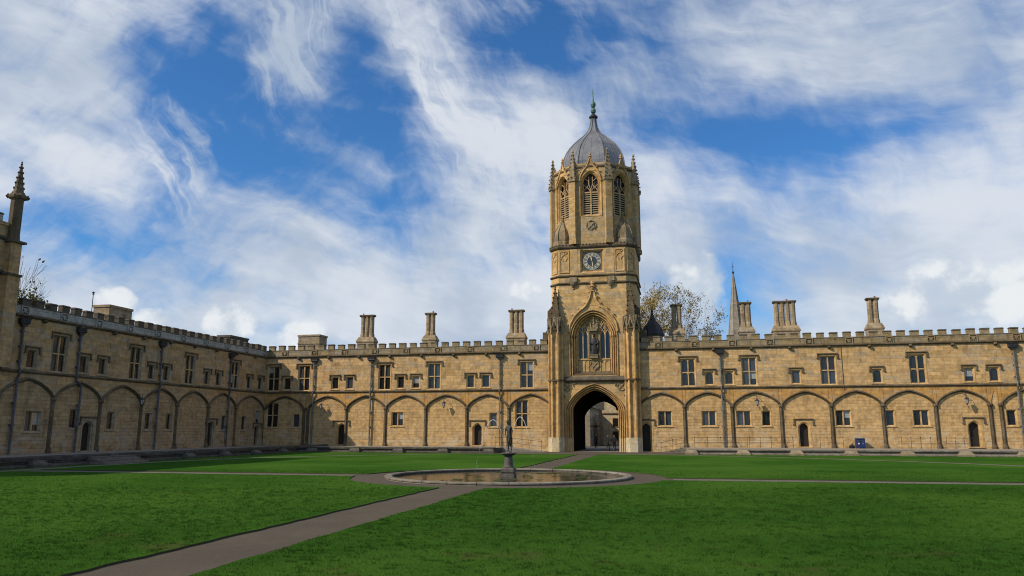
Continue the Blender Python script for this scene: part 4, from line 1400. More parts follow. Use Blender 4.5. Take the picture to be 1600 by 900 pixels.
def face_mesh(kind):
    mb = MB()
    if kind == 'mould':
        arch_rings(mb, wa, 25.45, wsp, wr, [(0, -HW + .01), (0, -HW - .07), (.09, -HW - .07), (.12, -HW + .05), (.2, -HW + .14), (.26, -HW + .10), (.32, -HW + .22), (.38, -HW + .42)],
                   10, 1.5, .58)
        mb.prism_x([(-HW + .45, 25.45), (-HW - .04, 25.45), (-HW - .04, 25.52), (-HW + .45, 25.75)], -wa, wa)
    elif kind == 'tracery':
        y = -HW + .34
        i0 = wa - .38
        mb.box(-.07, .07, y - .09, y + .07, 25.6, 28.6)
        for s in (-1, 1):
            mb.box(min(s * i0, s * (i0 - .07)), max(s * i0, s * (i0 - .07)), y - .08, y + .06, 25.6, 29.3)
            mb.tube([(x, y, z) for x, z in arch(.36, 28.35, .5, 6, 1.3, .6, s * .43)], .05, 5)
            mb.tube([(s * .43, y, 28.85), (s * .2, y, 29.2), (s * .2, y, 30.1)], .05, 5)
            mb.tube([(s * .43, y, 28.85), (s * .8, y, 29.2)], .045, 5)
            mb.tube([(s * .2, y, 29.55), (s * .62, y, 29.9)], .04, 5)
        mb.tube([(0, y, 28.6), (-.2, y, 29.2)], .045, 5)
        mb.tube([(0, y, 28.6), (.2, y, 29.2)], .045, 5)
        mb.box(-i0, i0, y - .05, y + .05, 28.2, 28.36)
    elif kind == 'gable':
        og2 = [(-1.2, 29.5), (-1.08, 30.15), (-.78, 30.75), (-.42, 31.2), (-.22, 31.6), (-.1, 32.05)]
        for s in (-1, 1):
            mb.tube([(s * x, -HW - .08, z) for x, z in og2], [.09, .09, .09, .085, .08, .07], 6)
            crockets(mb, [(s * (x - .1), -HW - .1, z + .06) for x, z in ((-.98, 30.5), (-.62, 31.05), (-.33, 31.5))], .11)
        mb.prism_y([(-.75, 30.75), (.75, 30.75), (.40, 31.2), (.2, 31.6), (.08, 32.05), (-.08, 32.05), (-.2, 31.6), (-.40, 31.2)], -HW - .05, -HW + .12)
        mb.lathe([(.08, 32.0), (.16, 32.15), (.09, 32.25), (.2, 32.38), (.1, 32.52), (.14, 32.62), (.02, 32.9)], 0, -HW - .02, 6)
        crockets(mb, [(-.17, -HW - .02, 32.35), (.17, -HW - .02, 32.35)], .1)
    elif kind == 'back':
        mb.add([(-.95, -HW + .62, 25.4), (.95, -HW + .62, 25.4), (.95, -HW + .62, 30.8), (-.95, -HW + .62, 30.8)], [(0, 1, 2, 3)])
    elif kind == 'shield':
        z = 24.35
        mb.prism_y([(-.36, z + .38), (.36, z + .38), (.36, z - .08), (0, z - .52), (-.36, z - .08)], -HW - .09, -HW)
        for s in (-1, 1):
            mb.tube([(-s * .3, -HW - .12, z + .32), (s * .3, -HW - .12, z - .3)], .06, 5)
            mb.tube([(s * .4, -HW - .05, z + .4), (s * .55, -HW - .06, z), (s * .35, -HW - .05, z - .35)], .07, 5)
        mb.tube([(-.3, -HW - .06, z + .48), (0, -HW - .08, z + .62), (.3, -HW - .06, z + .48)], .09, 5)
    return mb


FACE = {k: (lambda mm=m, kk=k: (lambda o: (o.data, bpy.data.objects.remove(o))[0])(face_mesh(kk).build(kk, mm)))() for k, m in
        (('mould', 'moulding_stone'), ('tracery', 'window_stone'), ('gable', 'moulding_stone'), ('back', 'lead_dark'), ('shield', 'carved_stone'))}
slat = MB()
slat.add([(-.36, .10, .08), (.36, .10, .08), (.36, -.09, -.05), (-.36, -.09, -.05), (-.36, .10, .14), (.36, .10, .14), (.36, -.09, .04), (-.36, -.09, .04)],
         [(3, 2, 1, 0), (4, 5, 6, 7), (0, 1, 5, 4), (1, 2, 6, 5), (2, 3, 7, 6), (3, 0, 4, 7)])
so = slat.build('louvre', 'louvre_wood')
SLAT = so.data
bpy.data.objects.remove(so)
for k, a in enumerate(face_ang):
    w = place('belfry_wall', fdata, GT, (0, CY, 0), a)
    seen = k in (0, 1, 2, 6, 7)
    wn = place('belfry_window', FACE['mould'], GT, (0, CY, 0), a)
    place('back_panel', FACE['back'], wn)
    place('ogee_gable', FACE['gable'], GT, (0, CY, 0), a)
    if seen:
        place('tracery', FACE['tracery'], wn)
        for s in (-1, 1):
            for j in range(10):
                place('louvre', SLAT, wn, (s * .43, -HW + .42, 25.74 + j * .255))
    if k == 0:
        place('heraldic_shield', FACE['shield'], GT, (0, CY, 0), a)
# angle buttresses with crocketed pinnacles
mb = MB()
mb.prism_z([(-.37, .1), (-.37, -.38), (.37, -.38), (.37, .1)], ZB, 29.55)
mb.prism_z([(-.44, .1), (-.44, -.45), (.44, -.45), (.44, .1)], ZB, ZB + .5)
bo = mb.build('belfry_buttress', 'drum_stone')
bd = bo.data
bpy.data.objects.remove(bo)
mb = MB()
mb.prism_z([(-.48, .1), (-.48, -.5), (.48, -.5), (.48, .1)], 29.5, 29.72)
for s in (-1, 1):
    crockets(mb, [(s * .44, -.44, 29.8)], .14)
crockets(mb, [(0, -.48, 29.95)], .14)
mb.lathe([(.56, 29.65), (.47, 30.5), (.12, 32.75)], 0, -.04, 4, PI / 4)
for k in range(4):
    a = PI / 4 + k * PI / 2
    crockets(mb, [(r * math.cos(a), -.08 + r * math.sin(a), z) for r, z in ((.56, 29.95), (.52, 30.4), (.46, 30.85), (.38, 31.3), (.29, 31.75), (.21, 32.2), (.14, 32.6))], .105)
mb.lathe([(.06, 32.6), (.15, 32.78), (.07, 32.9), (.16, 33.02), (.02, 33.3)], 0, -.08, 6)
po = mb.build('belfry_pinnacle', 'carved_stone')
pd = po.data
bpy.data.objects.remove(po)
for k in range(8):
    a = PI / 8 + k * PI / 4
    loc = (OR * math.sin(a) * .985, CY - OR * math.cos(a) * .985, 0)
    b = place('belfry_buttress', bd, GT, loc, a)
    place('pinnacle', pd, b)
band([(0, 31.05), (.07, 31.1), (.12, 31.2), (.12, 31.3), (.02, 31.42)], octr, 'parapet_string', 'trim_stone')
band([(-.35, 31.3), (0.01, 31.4), (.01, 31.62), (-.3, 31.72)], octr, 'parapet', 'drum_stone')

# little ogee caps filling the corners between square and octagon
capm = MB()
capm.lathe([(1.22, 22.3), (1.22, 22.75), (1.12, 22.9), (1.14, 23.2), (1.10, 23.7), (.90, 24.25), (.52, 24.75), (.24, 25.15), (.12, 25.5)], 0, 0, 8, PI / 8)
for k in range(8):
    a = PI / 8 + k * PI / 4
    capm.tube([(r * math.cos(a), r * math.sin(a), z) for r, z in ((1.16, 22.95), (1.18, 23.2), (1.14, 23.7), (.94, 24.25), (.56, 24.75), (.26, 25.15), (.14, 25.5))], .05, 5)
capm.lathe([(.1, 25.4), (.2, 25.55), (.1, 25.68), (.18, 25.8), (.02, 26.1)], 0, 0, 8)
co_ = capm.build('corner_cap', 'carved_stone')
cd = co_.data
bpy.data.objects.remove(co_)
for sx in (-1, 1):
    for sy in (-1, 1):
        place('corner_cap', cd, GT, (sx * 3.36, CY + sy * 3.36, 0)).scale = (.9, .9, 1)

# lead dome
mb = MB()
prof = [(3.50, 31.5), (3.58, 31.9), (3.60, 32.4), (3.52, 33.0), (3.36, 33.6), (3.10, 34.2), (2.74, 34.8), (2.34, 35.3), (1.88, 35.8), (1.42, 36.25), (.98, 36.7), (.64, 37.2), (.44, 37.75), (.32, 38.4), (.29, 38.8)]
prof = [(r * (1.075 if z < 36.6 else 1.04), z) for r, z in prof]
mb.lathe(prof, 0, CY, 8, PI / 8)
dome = mb.build('dome', 'lead', GT)
for k in range(8):
    mb = MB()
    a = PI / 8 + k * PI / 4
    mb.tube([(r * 1.005 * math.cos(a), CY + r * 1.005 * math.sin(a), z) for r, z in prof[1:]], [.085] * 8 + [.075] * 6, 6)
    mb.build('dome_rib', 'lead', dome)
    if k % 1 == 0:                                       # lead rolls between the ribs
        mb = MB()
        f = k * PI / 4
        for off in (-.33, 0.0, .33):
            P = []
            for r, z in prof[1:10 if off else 9]:
                rr = r * math.cos(PI / 8)
                t = 2 * r * math.sin(PI / 8) * off
                P.append((rr * math.cos(f) - t * math.sin(f), CY + rr * math.sin(f) + t * math.cos(f), z))
            mb.tube(P, .03, 4)
        mb.build('lead_roll', 'lead', dome)
mb = MB()
mb.lathe([(.3, 38.7), (.50, 38.85), (.54, 38.98), (.38, 39.15), (.26, 39.3), (.1, 39.42)], 0, CY, 12)
mb.build('finial_base', 'lead_dark', dome)
mb = MB()
mb.lathe([(.1, 39.4), (.27, 39.55), (.33, 39.75), (.25, 40.0), (.13, 40.15), (.2, 40.2), (.28, 40.38), (.32, 40.58), (.26, 40.8), (.1, 40.95), (.08, 41.2), (.06, 41.4), (.04, 42.2), (.01, 42.75)], 0, CY, 12)
mb.prism_y([(0, 41.75), (-.16, 42.0), (-.04, 42.15), (-.14, 42.4), (0, 42.35)], CY - .015, CY + .015)
mb.build('finial', 'copper', dome)

# dark ogee cap of the stair turret behind, right of the tower
mb = MB()
mb.lathe([(1.2, 9.0), (1.2, 12.9)], 6.0, 8.0, 8, PI / 8, 0)
st = mb.build('stair_turret', 'tower_stone', GT)
mb = MB()
mb.lathe([(1.38, 12.9), (1.40, 13.1), (1.25, 13.6), (.85, 14.2), (.42, 14.8), (.2, 15.3), (.1, 15.7), (.16, 15.8), (.02, 16.3)], 6.0, 8.0, 8, PI / 8)
mb.build('turret_cap', 'lead_dark', st)
# parapet stones joining tower and ranges
mb = MB()
for s in (-1, 1):
    mb.box(min(s * 4.6, s * 5.6), max(s * 4.6, s * 5.6), .4, 1.1, 11.0, 12.75)
mb.build('parapet_return', 'trim_stone', GT)
# ------------------------------------------------------------------ great hall at the far left
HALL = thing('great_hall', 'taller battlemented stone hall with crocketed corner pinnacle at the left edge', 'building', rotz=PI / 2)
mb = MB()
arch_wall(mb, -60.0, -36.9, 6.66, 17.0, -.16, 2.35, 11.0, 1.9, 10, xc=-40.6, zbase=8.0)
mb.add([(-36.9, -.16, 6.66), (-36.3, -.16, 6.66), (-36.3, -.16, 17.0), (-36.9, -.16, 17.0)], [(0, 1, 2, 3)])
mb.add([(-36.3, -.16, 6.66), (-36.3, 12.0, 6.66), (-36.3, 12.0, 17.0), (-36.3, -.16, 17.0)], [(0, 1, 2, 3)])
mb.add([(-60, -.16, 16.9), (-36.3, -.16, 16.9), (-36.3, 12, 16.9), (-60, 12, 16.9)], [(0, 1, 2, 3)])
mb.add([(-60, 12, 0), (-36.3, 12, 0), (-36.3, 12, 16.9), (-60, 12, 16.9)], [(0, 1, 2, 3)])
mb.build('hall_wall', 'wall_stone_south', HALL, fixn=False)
mb = MB()
arch_rings(mb, 2.35, 8.0, 11.0, 1.9, [(0, -.17), (0, -.30), (.12, -.30), (.16, -.1), (.3, .05), (.34, .3)], 10, xc=-40.6)
hw = mb.build('window', 'trim_stone', HALL)
mb = MB()
mb.add([(-42.9, .25, 8), (-38.3, .25, 8), (-38.3, .25, 13), (-42.9, .25, 13)], [(0, 1, 2, 3)])
mb.build('pane', 'glass_dark', hw, fixn=False)
mb = MB()
for x in (-41.6, -40.6, -39.6):
    mb.box(x - .07, x + .07, .08, .28, 8, 12.8)
mb.build('mullion', 'window_stone', hw)
mb = MB()
for z in (13.4, 15.9):
    mb.prism_x([(-.14, z - .14), (-.24, z - .12), (-.36, z), (-.36, z + .08), (-.14, z + .22)], -60, -36.25)
mb.build('string_course', 'dark_stone', HALL)
par = MB().box(-60, -36.35, -.24, .3, 16.85, 17.1).build('parapet', 'wall_stone_south', HALL)
for k in range(8):
    place('merlon', merlon_mesh(.80, 'parapet_stone_south'), par, (-37.9 - k * 1.35, -.16, 17.04))
mb = MB()
mb.prism_z([(-37.05, -.1), (-37.05, -.75), (-36.0, -.75), (-36.0, .5), (-36.3, .5), (-36.3, -.1)], 6.66, 13.3)
mb.prism_z([(-36.98, -.1), (-36.98, -.66), (-36.07, -.66), (-36.07, .4), (-36.3, .4), (-36.3, -.1)], 13.3, 15.75)
bt = mb.build('corner_buttress', 'wall_stone_south', HALL)
mb = MB()
for z, k in ((13.3, .1), (15.75, .13)):
    MB().prism_z([(-37.05 - k, -.1), (-37.05 - k, -.75 - k), (-36.0 + k, -.75 - k), (-36.0 + k, .5), (-36.3, .5), (-36.3, -.1)], z - .08, z + .08).build('string_band', 'dark_stone', bt)
mb.lathe([(.50, 15.8), (.44, 16.3), (.44, 18.95), (.62, 19.05), (.62, 19.25), (.46, 19.4)], -36.53, -.25, 8, PI / 8)
for k in range(4):
    a = PI / 4 + k * PI / 2
    crockets(mb, [(-36.53 + .62 * math.cos(a), -.25 + .62 * math.sin(a), 19.15)], .2)
spirelet(mb, -36.53, -.25, 19.3, 21.7, .40, 6, 8, PI / 8, 0, .075)
mb.build('pinnacle', 'trim_stone', bt)

# ------------------------------------------------------------------ ground, paths and lawns
tag(MB().add([(-1500, -1500, -.4), (1500, -1500, -.4), (1500, 1500, -.4), (-1500, 1500, -.4)], [(0, 1, 2, 3)]).build('ground', 'street_asphalt', fixn=False), kind='structure')
tag(MB().add([(-1, -96, -.042), (88, -96, -.042), (88, .1, -.042), (-1, .1, -.042)], [(0, 1, 2, 3)]).build('path', 'gravel', fixn=False),
    kind='structure')
tag(MB().add([(31.0, -7.4, -.03), (47.2, -7.4, -.03), (46.6, .0, 0.0), (30.0, .0, 0.0)], [(0, 1, 2, 3)]).build('forecourt', 'gravel', fixn=False), kind='structure')
tag(MB().box(36.0, 41.0, -.1, 9.3, -.2, .005).build('passage_floor', 'flagstone'), kind='structure')


def catmull(P, n=6):
    out = []
    for i in range(len(P) - 1):
        p0, p1, p2, p3 = [Vector(P[max(0, min(len(P) - 1, k))]) for k in (i - 1, i, i + 1, i + 2)]
        for k in range(n):
            t = k / n
            out.append(tuple(.5 * ((2 * p1) + (-p0 + p2) * t + (2 * p0 - 5 * p1 + 4 * p2 - p3) * t * t + (-p0 + 3 * p1 - 3 * p2 + p3) * t ** 3)))
    return out + [tuple(P[-1])]


CL = catmull([(37.0, -8.3), (33, -8.5), (28.5, -9.4), (23.5, -12.2), (19, -16), (15, -20.5), (12.6, -25.5), (11.3, -31), (10.8, -37), (10.7, -45.5), (10.7, -60), (10.8, -93)])
CR = catmull([(40.5, -8.3), (45, -8.7), (49.3, -10.2), (55, -13.4), (61, -18), (65.5, -22.3), (68.3, -26.0), (70.5, -30.5), (71.5, -36), (71.7, -45), (71.7, -60), (71.7, -93)])


def offset(curve, d):
    out = []
    for i, p in enumerate(curve):
        a, b = Vector(curve[max(0, i - 1)]), Vector(curve[min(len(curve) - 1, i + 1)])
        t = (b - a).normalized()
        out.append((p[0] - t.y * d, p[1] + t.x * d))
    return out


PX, PY, PR = 38.98, -43.4, 7.75          # pond centre, radius of the walk round it
XL, XR, YN, YS = 37.75, 39.75, -42.7, -44.7


def arc(a0, a1, n=16):
    return [(PX + PR * math.cos(a0 + (a1 - a0) * k / n), PY + PR * math.sin(a0 + (a1 - a0) * k / n)) for k in range(n + 1)]


def ang_x(x, up):
    a = math.acos((x - PX) / PR)
    return a if up else -a


def ang_y(y, right):
    a = math.asin((y - PY) / PR)
    return a if right else PI - a


def slab(name, poly, label=None, z0=-.07, z1=0.0, mats=('lawn', 'soil'), jit=.04, seed=1):
    rnd = random.Random(seed)
    P = []
    for (ax, ay), (bx, by) in zip(poly, poly[1:] + poly[:1]):
        L = math.hypot(bx - ax, by - ay)
        n = max(1, int(L / .45))
        for k in range(n):
            t = k / n
            w = mnoise.noise(Vector((ax + (bx - ax) * t, ay + (by - ay) * t, 0)) * .7) * .09
            P.append((ax + (bx - ax) * t + rnd.uniform(-jit, jit) + w, ay + (by - ay) * t + rnd.uniform(-jit, jit) + w))
    bm = bmesh.new()
    vs = [bm.verts.new((x, y, z1)) for x, y in P]
    f = bm.faces.new(vs)
    lo = [bm.verts.new((x, y, z0)) for x, y in P]
    n = len(vs)
    for i in range(n):
        g = bm.faces.new((vs[i], lo[i], lo[(i + 1) % n], vs[(i + 1) % n]))
        g.material_index = 1
    f.normal_update()
    if f.normal.z < 0:
        f.normal_flip()
    bmesh.ops.triangulate(bm, faces=[f])
    me = bpy.data.meshes.new(name)
    bm.to_mesh(me)
    bm.free()
    for m in mats:
        me.materials.append(MATS[m])
    return tag(place(name, me), kind='structure')


def upto(curve, y):
    return [p for p in curve if p[1] > y]


def below(curve, y):
    return [p for p in curve if p[1] < y]


slab('lawn', [(XL, -8.6)] + arc(ang_x(XL, True), ang_y(YN, False)) + [(10.72, YN)] + upto(CL, YN)[::-1], seed=2)
slab('lawn', [(XR, -8.6)] + arc(ang_x(XR, True), ang_y(YN, True)) + [(71.68, YN)] + upto(CR, YN)[::-1], seed=3)
slab('lawn', [(XL, -93)] + arc(-ang_x(XL, True), ang_y(YS, False) - 2 * PI) + [(10.7, YS)] + below(CL, YS), seed=4)
slab('lawn', [(XR, -93)] + arc(-ang_x(XR, True), ang_y(YS, True)) + [(71.7, YS)] + below(CR, YS), seed=5)
OLc, ORc = offset(CL, -1.3), offset(CR, 1.3)
sgn = 1 if OLc[30][0] < CL[30][0] else -1
OLc, ORc = offset(CL, -1.3 * sgn), offset(CR, 1.3 * sgn)
slab('lawn', [p for p in OLc if p[1] < -7.9 and p[0] < 30] + [(8.6, -93), (8.6, -7.4), (29.5, -7.4)], seed=6)
slab('lawn', [p for p in ORc if p[1] < -7.9 and p[0] > 47.0] + [(86, -93), (86, -7.3), (47.4, -7.3)], seed=7)



def strip(curve, w0, w1, z, mat='pale_gravel'):
    a, b = offset(curve, w0), offset(curve, w1)
    mb = MB()
    mb.loft([[(x, y, z) for x, y in a], [(x, y, z) for x, y in b]], closed=False)
    return tag(mb.build('path', mat, fixn=False), kind='structure')


strip(CL, 0.1 * sgn, -1.4 * sgn, -.015)
strip(CR, -0.1 * sgn, 1.4 * sgn, -.016)
strip([(10.0, (YN + YS) / 2), (PX - PR - .3, (YN + YS) / 2)], -.45, .45, -.03)
strip([(PX + PR + .3, (YN + YS) / 2), (72.5, (YN + YS) / 2)], -.55, .55, -.023)

# ------------------------------------------------------------------ terraces along the ranges


def terrace(name, x0, x1, w, root_rot=0.0, mat='terrace_stone', up=0.0):
    """local: runs along x, wall behind at y=0, front edge at y=-w"""
    mb = MB()
    mb.box(x0, x1, -w + .06, .11, -.35, .455)
    t = mb.build(name, mat)
    t.rotation_euler = (0, 0, root_rot)
    tag(t, kind='structure')
    mb = MB()
    mb.prism_x([(-w - .06, .36), (-w - .06, .44 + up), (-w, .492 + up), (-w + .5, .492 + up), (-w + .5, .456), (-w + .02, .456), (-w + .02, .36)], x0, x1)
    mb.prism_x([(-w - .14, -.1), (-w - .14, .08), (-w + .0, .15), (-w + .07, .15), (-w + .07, -.1)], x0, x1)
    mb.build('coping', mat, t)
    mb = MB()
    mb.add([(x0, -w + .5, .488), (x1, -w + .5, .488), (x1, .10, .49), (x0, .10, .49)], [(0, 1, 2, 3)])
    mb.build('paving', 'flagstone', t, fixn=False)
    return t


def pier_mesh(mat):
    def fn():
        mb = MB()
        r = lambda a, y0, z: [(-a, y0, z), (a, y0, z), (a, .1, z), (-a, .1, z)]
        mb.loft([r(.62, -.62, -.1), r(.62, -.62, .16), r(.56, -.54, .2), r(.42, -.22, .44), r(.42, -.22, .50)], True, True, True)
        return mb
    return cached(('pier', mat), fn, 'pier', mat)


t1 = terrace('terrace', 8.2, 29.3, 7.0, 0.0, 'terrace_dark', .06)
t2 = terrace('terrace', 47.7, 86.5, 7.0)
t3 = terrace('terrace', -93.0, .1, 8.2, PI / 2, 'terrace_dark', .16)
for k in range(8):
    place('pier', pier_mesh('pier_stone'), t2, (48.2 + 4.62 * k, -7.02, 0))
for k in range(5):
    place('pier', pier_mesh('terrace_dark'), t1, (10.0 + 4.7 * k, -7.02, 0))
for k in range(13):
    if k not in (4, 5):
        place('pier', pier_mesh('terrace_dark'), t3, (-10.5 - 5.02 * k, -8.22, 0))
for i in range(4):                                           # steps up to the south terrace
    mb = MB()
    mb.box(-36.2 - i * .02, -32.0 + i * .02, -8.26 - .36 * (4 - i), -8.1, -.1 if i == 0 else .12 * i + .004, .12 * (i + 1))
    mb.build('step', 'terrace_stone', t3)
# ramp at the gate end of the left terrace and steps at the right one
mb = MB()
mb.loft([[(29.3, -3.4, -.2), (29.3, .1, -.2), (29.3, .1, .485), (29.3, -3.4, .485)], [(33.4, -2.6, -.2), (33.4, .1, -.2), (33.4, .1, .02), (33.4, -2.6, .02)]], True, True, True)
mb.build('ramp', 'flagstone', t1)
for i in range(4):
    mb = MB()
    mb.box(45.6 + i * .5, 47.72, -2.7 + i * .02, .09 - i * .004, -.1 if i == 0 else .12 * i + .004, .12 * (i + 1))
    mb.build('step', 'terrace_stone', t2)


def railing(pts, label, n_posts, rails=(1.0, .52), knob=True):
    """iron handrail following pts = (x, y, z of the ground)"""
    o = thing('railing', label, 'railing', pts[0], group='iron railings on the terraces')
    p0 = Vector(pts[0])
    P = [Vector(p) - p0 for p in pts]
    for h in rails:
        MB().tube([tuple(p + Vector((0, 0, h))) for p in P], .016, 6).build('rail', 'iron', o)
    for k in range(n_posts):
        t = k / (n_posts - 1) * (len(P) - 1)
        i = min(int(t), len(P) - 2)
        q = P[i].lerp(P[i + 1], t - i)
        m = MB().tube([tuple(q), tuple(q + Vector((0, 0, rails[0] + .02)))], .017, 6)
        if knob:
            m.lathe([(.02, q.z + rails[0]), (.055, q.z + rails[0] + .05), (.02, q.z + rails[0] + .1)], q.x, q.y, 6)
        m.build('post', 'iron', o)
    return o


railing([(48.6, -1.1, .49), (59.3 - 5.6, -1.1, .49)], 'iron handrail on the right terrace nearest the clock tower', 5)
railing([(53.9, -1.1, .49), (58.0, -1.1, .49)], 'iron handrail below the hanging lantern right of the clock tower', 5)
railing([(60.5, -1.1, .49), (62.6, -1.1, .49)], 'short iron handrail between arched doorway and blue bin', 3)
railing([(67.8, -1.1, .49), (71.2, -1.1, .49)], 'iron handrail under the two-light window towards the right edge', 5)
railing([(71.7, -1.1, .49), (74.0, -1.1, .49)], 'iron handrail ending at the rightmost arched doorway', 4)
railing([(45.3, -2.4, 0.0), (47.6, -2.4, .49)], 'sloping iron handrail beside the steps right of the gateway', 3)
railing([(28.4, -2.9, .49), (30.2, -2.9, .42), (33.2, -2.4, .05)], 'sloping iron handrail beside the ramp left of the gateway', 4)

# ------------------------------------------------------------------ fountain
RO = 6.05
F = thing('fountain_basin', 'round low stone rim of the fountain pond in the lawn', 'fountain', (PX, PY, 0))
NSEG = 28
for k in range(NSEG):                                         # rim in curved stones
    a0, a1 = 2 * PI * k / NSEG + .003, 2 * PI * (k + 1) / NSEG - .003
    prof = [(RO + .03, -.07), (RO + .03, .0), (RO + .06, .02), (RO + .06, .07), (RO + .02, .095), (RO - .26, .095), (RO - .30, .07), (RO - .30, .02), (RO - .26, .0), (RO - .26, -.07)]
    rings = []
    for i in range(4):
        a = a0 + (a1 - a0) * i / 3
        rings.append([(r * math.cos(a), r * math.sin(a), z) for r, z in prof])
    m = MB().loft(rings, True, True, True).build('rim_stone', 'rim_stone', F)
tag(MB().add([(PX + 5.82 * math.cos(2 * PI * k / 48), PY + 5.82 * math.sin(2 * PI * k / 48), -.03) for k in range(48)], [tuple(range(48))]).build('pond_water', 'pond_water', fixn=False), kind='structure')
rnd = random.Random(9)
mb = MB()
for k in range(170):
    a, r = rnd.uniform(0, 2 * PI), 5.2 * math.sqrt(rnd.uniform(.02, 1))
    x, y = r * math.cos(a), r * math.sin(a)
    if x < -2.5 or mnoise.noise(Vector((x * .6, y * .6, 3))) < -.05 or math.hypot(x, y) < .8:
        continue
    s = rnd.uniform(.12, .26)
    b0 = rnd.uniform(0, 6)
    n = 7
    mb.add([(PX + x + s * math.cos(b0 + j * 5.6 / n), PY + y + s * math.sin(b0 + j * 5.6 / n), -.022 + rnd.uniform(0, .02)) for j in range(n)] + [(PX + x, PY + y, -.02)], [tuple(range(n)) + (n,)])
tag(mb.build('water_lilies', 'leaf_green', fixn=False), 'floating lily leaves and weed on the pond behind the rim', 'water plants', kind='stuff')

PD = thing('fountain_pedestal', 'tapered dark stone pedestal standing in the middle of the pond', 'pedestal', (PX, PY, 0))
mb = MB()
b = lambda a, z: [(-a, -a, z), (a, -a, z), (a, a, z), (-a, a, z)]
mb.loft([b(.34, -.08), b(.34, .12), b(.29, .14), b(.29, .18), b(.33, .21), b(.33, .36), b(.28, .40), b(.25, .44)], True, True, True)
mb.build('base', 'fountain_stone', PD)
mb = MB()
mb.lathe([(.24, .43), (.26, .47), (.235, .54), (.20, .90), (.18, .95), (.22, .98), (.2, 1.02)], 0, 0, 16)
mb.build('shaft', 'fountain_stone', PD)
mb = MB()
mb.lathe([(.14, .98), (.3, 1.06), (.40, 1.11), (.40, 1.15), (.2, 1.15), (.12, 1.22)], 0, 0, 20)
mb.build('bowl', 'fountain_stone', PD)


def skin_mesh(name, verts, edges, radii, mats, matfn, sub=2):
    me = bpy.data.meshes.new(name)
    me.from_pydata(verts, edges, [])
    o = bpy.data.objects.new(name, me)
    COL.objects.link(o)
    sk = o.modifiers.new('skin', 'SKIN')
    sk.use_smooth_shade = True
    layer = me.skin_vertices[0] if me.skin_vertices else None
    if layer is None:
        bpy.context.view_layer.objects.active = o
        bm = bmesh.new()
        bm.from_mesh(me)
        bm.verts.layers.skin.verify()
        bm.to_mesh(me)
        bm.free()
        layer = me.skin_vertices[0]
    for i, r in enumerate(radii):
        layer.data[i].radius = (r, r) if not isinstance(r, tuple) else r
    layer.data[0].use_root = True
    ss = o.modifiers.new('sub', 'SUBSURF')
    ss.levels = ss.render_levels = sub
    dg = bpy.context.evaluated_depsgraph_get()
    m2 = bpy.data.meshes.new_from_object(o.evaluated_get(dg))
    m2.name = name
    bpy.data.objects.remove(o)
    m2.materials.clear()
    for k in mats:
        m2.materials.append(MATS[k])
    for p in m2.polygons:
        p.material_index = matfn(p.center)
        p.use_smooth = True
    return m2


def figure(pose):
    """joint list of a standing or walking figure 1.72 m tall, facing -y; pose overrides joints"""
    J = dict(pelvis=(0, 0, .92), waist=(0, .0, 1.08), chest=(0, .01, 1.30), neck=(0, .0, 1.47), head0=(0, -.02, 1.55), head1=(0, -.03, 1.63), head2=(0, -.01, 1.70))
    for s, n in ((-1, 'r'), (1, 'l')):
        J.update({n + 'sh': (s * .17, .01, 1.41), n + 'el': (s * .24, .04, 1.14), n + 'wr': (s * .25, -.04, .90), n + 'hand': (s * .25, -.06, .82),
                  n + 'hip': (s * .09, 0, .90), n + 'kn': (s * .10, -.02, .50), n + 'an': (s * .10, .02, .09), n + 'toe': (s * .12, -.16, .035)})
    J.update(pose)
    E = [('pelvis', 'waist'), ('waist', 'chest'), ('chest', 'neck'), ('neck', 'head0'), ('head0', 'head1'), ('head1', 'head2')]
    Rr = dict(pelvis=(.15, .11), waist=(.13, .10), chest=(.16, .115), neck=.055, head0=(.068, .08), head1=(.075, .095), head2=(.06, .075))
    for n in 'rl':
        E += [('chest', n + 'sh'), (n + 'sh', n + 'el'), (n + 'el', n + 'wr'), (n + 'wr', n + 'hand'), ('pelvis', n + 'hip'), (n + 'hip', n + 'kn'), (n + 'kn', n + 'an'), (n + 'an', n + 'toe')]
        Rr.update({n + 'sh': .065, n + 'el': .048, n + 'wr': .032, n + 'hand': (.038, .02), n + 'hip': .095, n + 'kn': .062, n + 'an': .042, n + 'toe': .035})
        hx, hy, hz = J[n + 'hand']
        s = -1 if n == 'r' else 1
        for k in range(4):                                    # four fingers and a thumb
            f0, f1, f2 = n + 'f%da' % k, n + 'f%db' % k, n + 'f%dc' % k
            L = (.055, .065, .06, .045)[k]
            yy = hy - .03 + k * .02
            J[f0], J[f1], J[f2] = (hx, yy, hz - .035), (hx - s * .006, yy, hz - .035 - L * .6), (hx - s * .022, yy - .003, hz - .035 - L)
            E += [(n + 'hand', f0), (f0, f1), (f1, f2)]
            Rr.update({f0: .010, f1: .009, f2: .007})
        J[n + 't0'], J[n + 't1'] = (hx - s * .012, hy - .045, hz + .0), (hx - s * .02, hy - .06, hz - .04)
        E += [(n + 'hand', n + 't0'), (n + 't0', n + 't1')]
        Rr.update({n + 't0': .011, n + 't1': .009})
    names = list(J)
    idx = {k: i for i, k in enumerate(names)}
    return [J[k] for k in names], [(idx[a], idx[b]) for a, b in E], [Rr[k] for k in names]


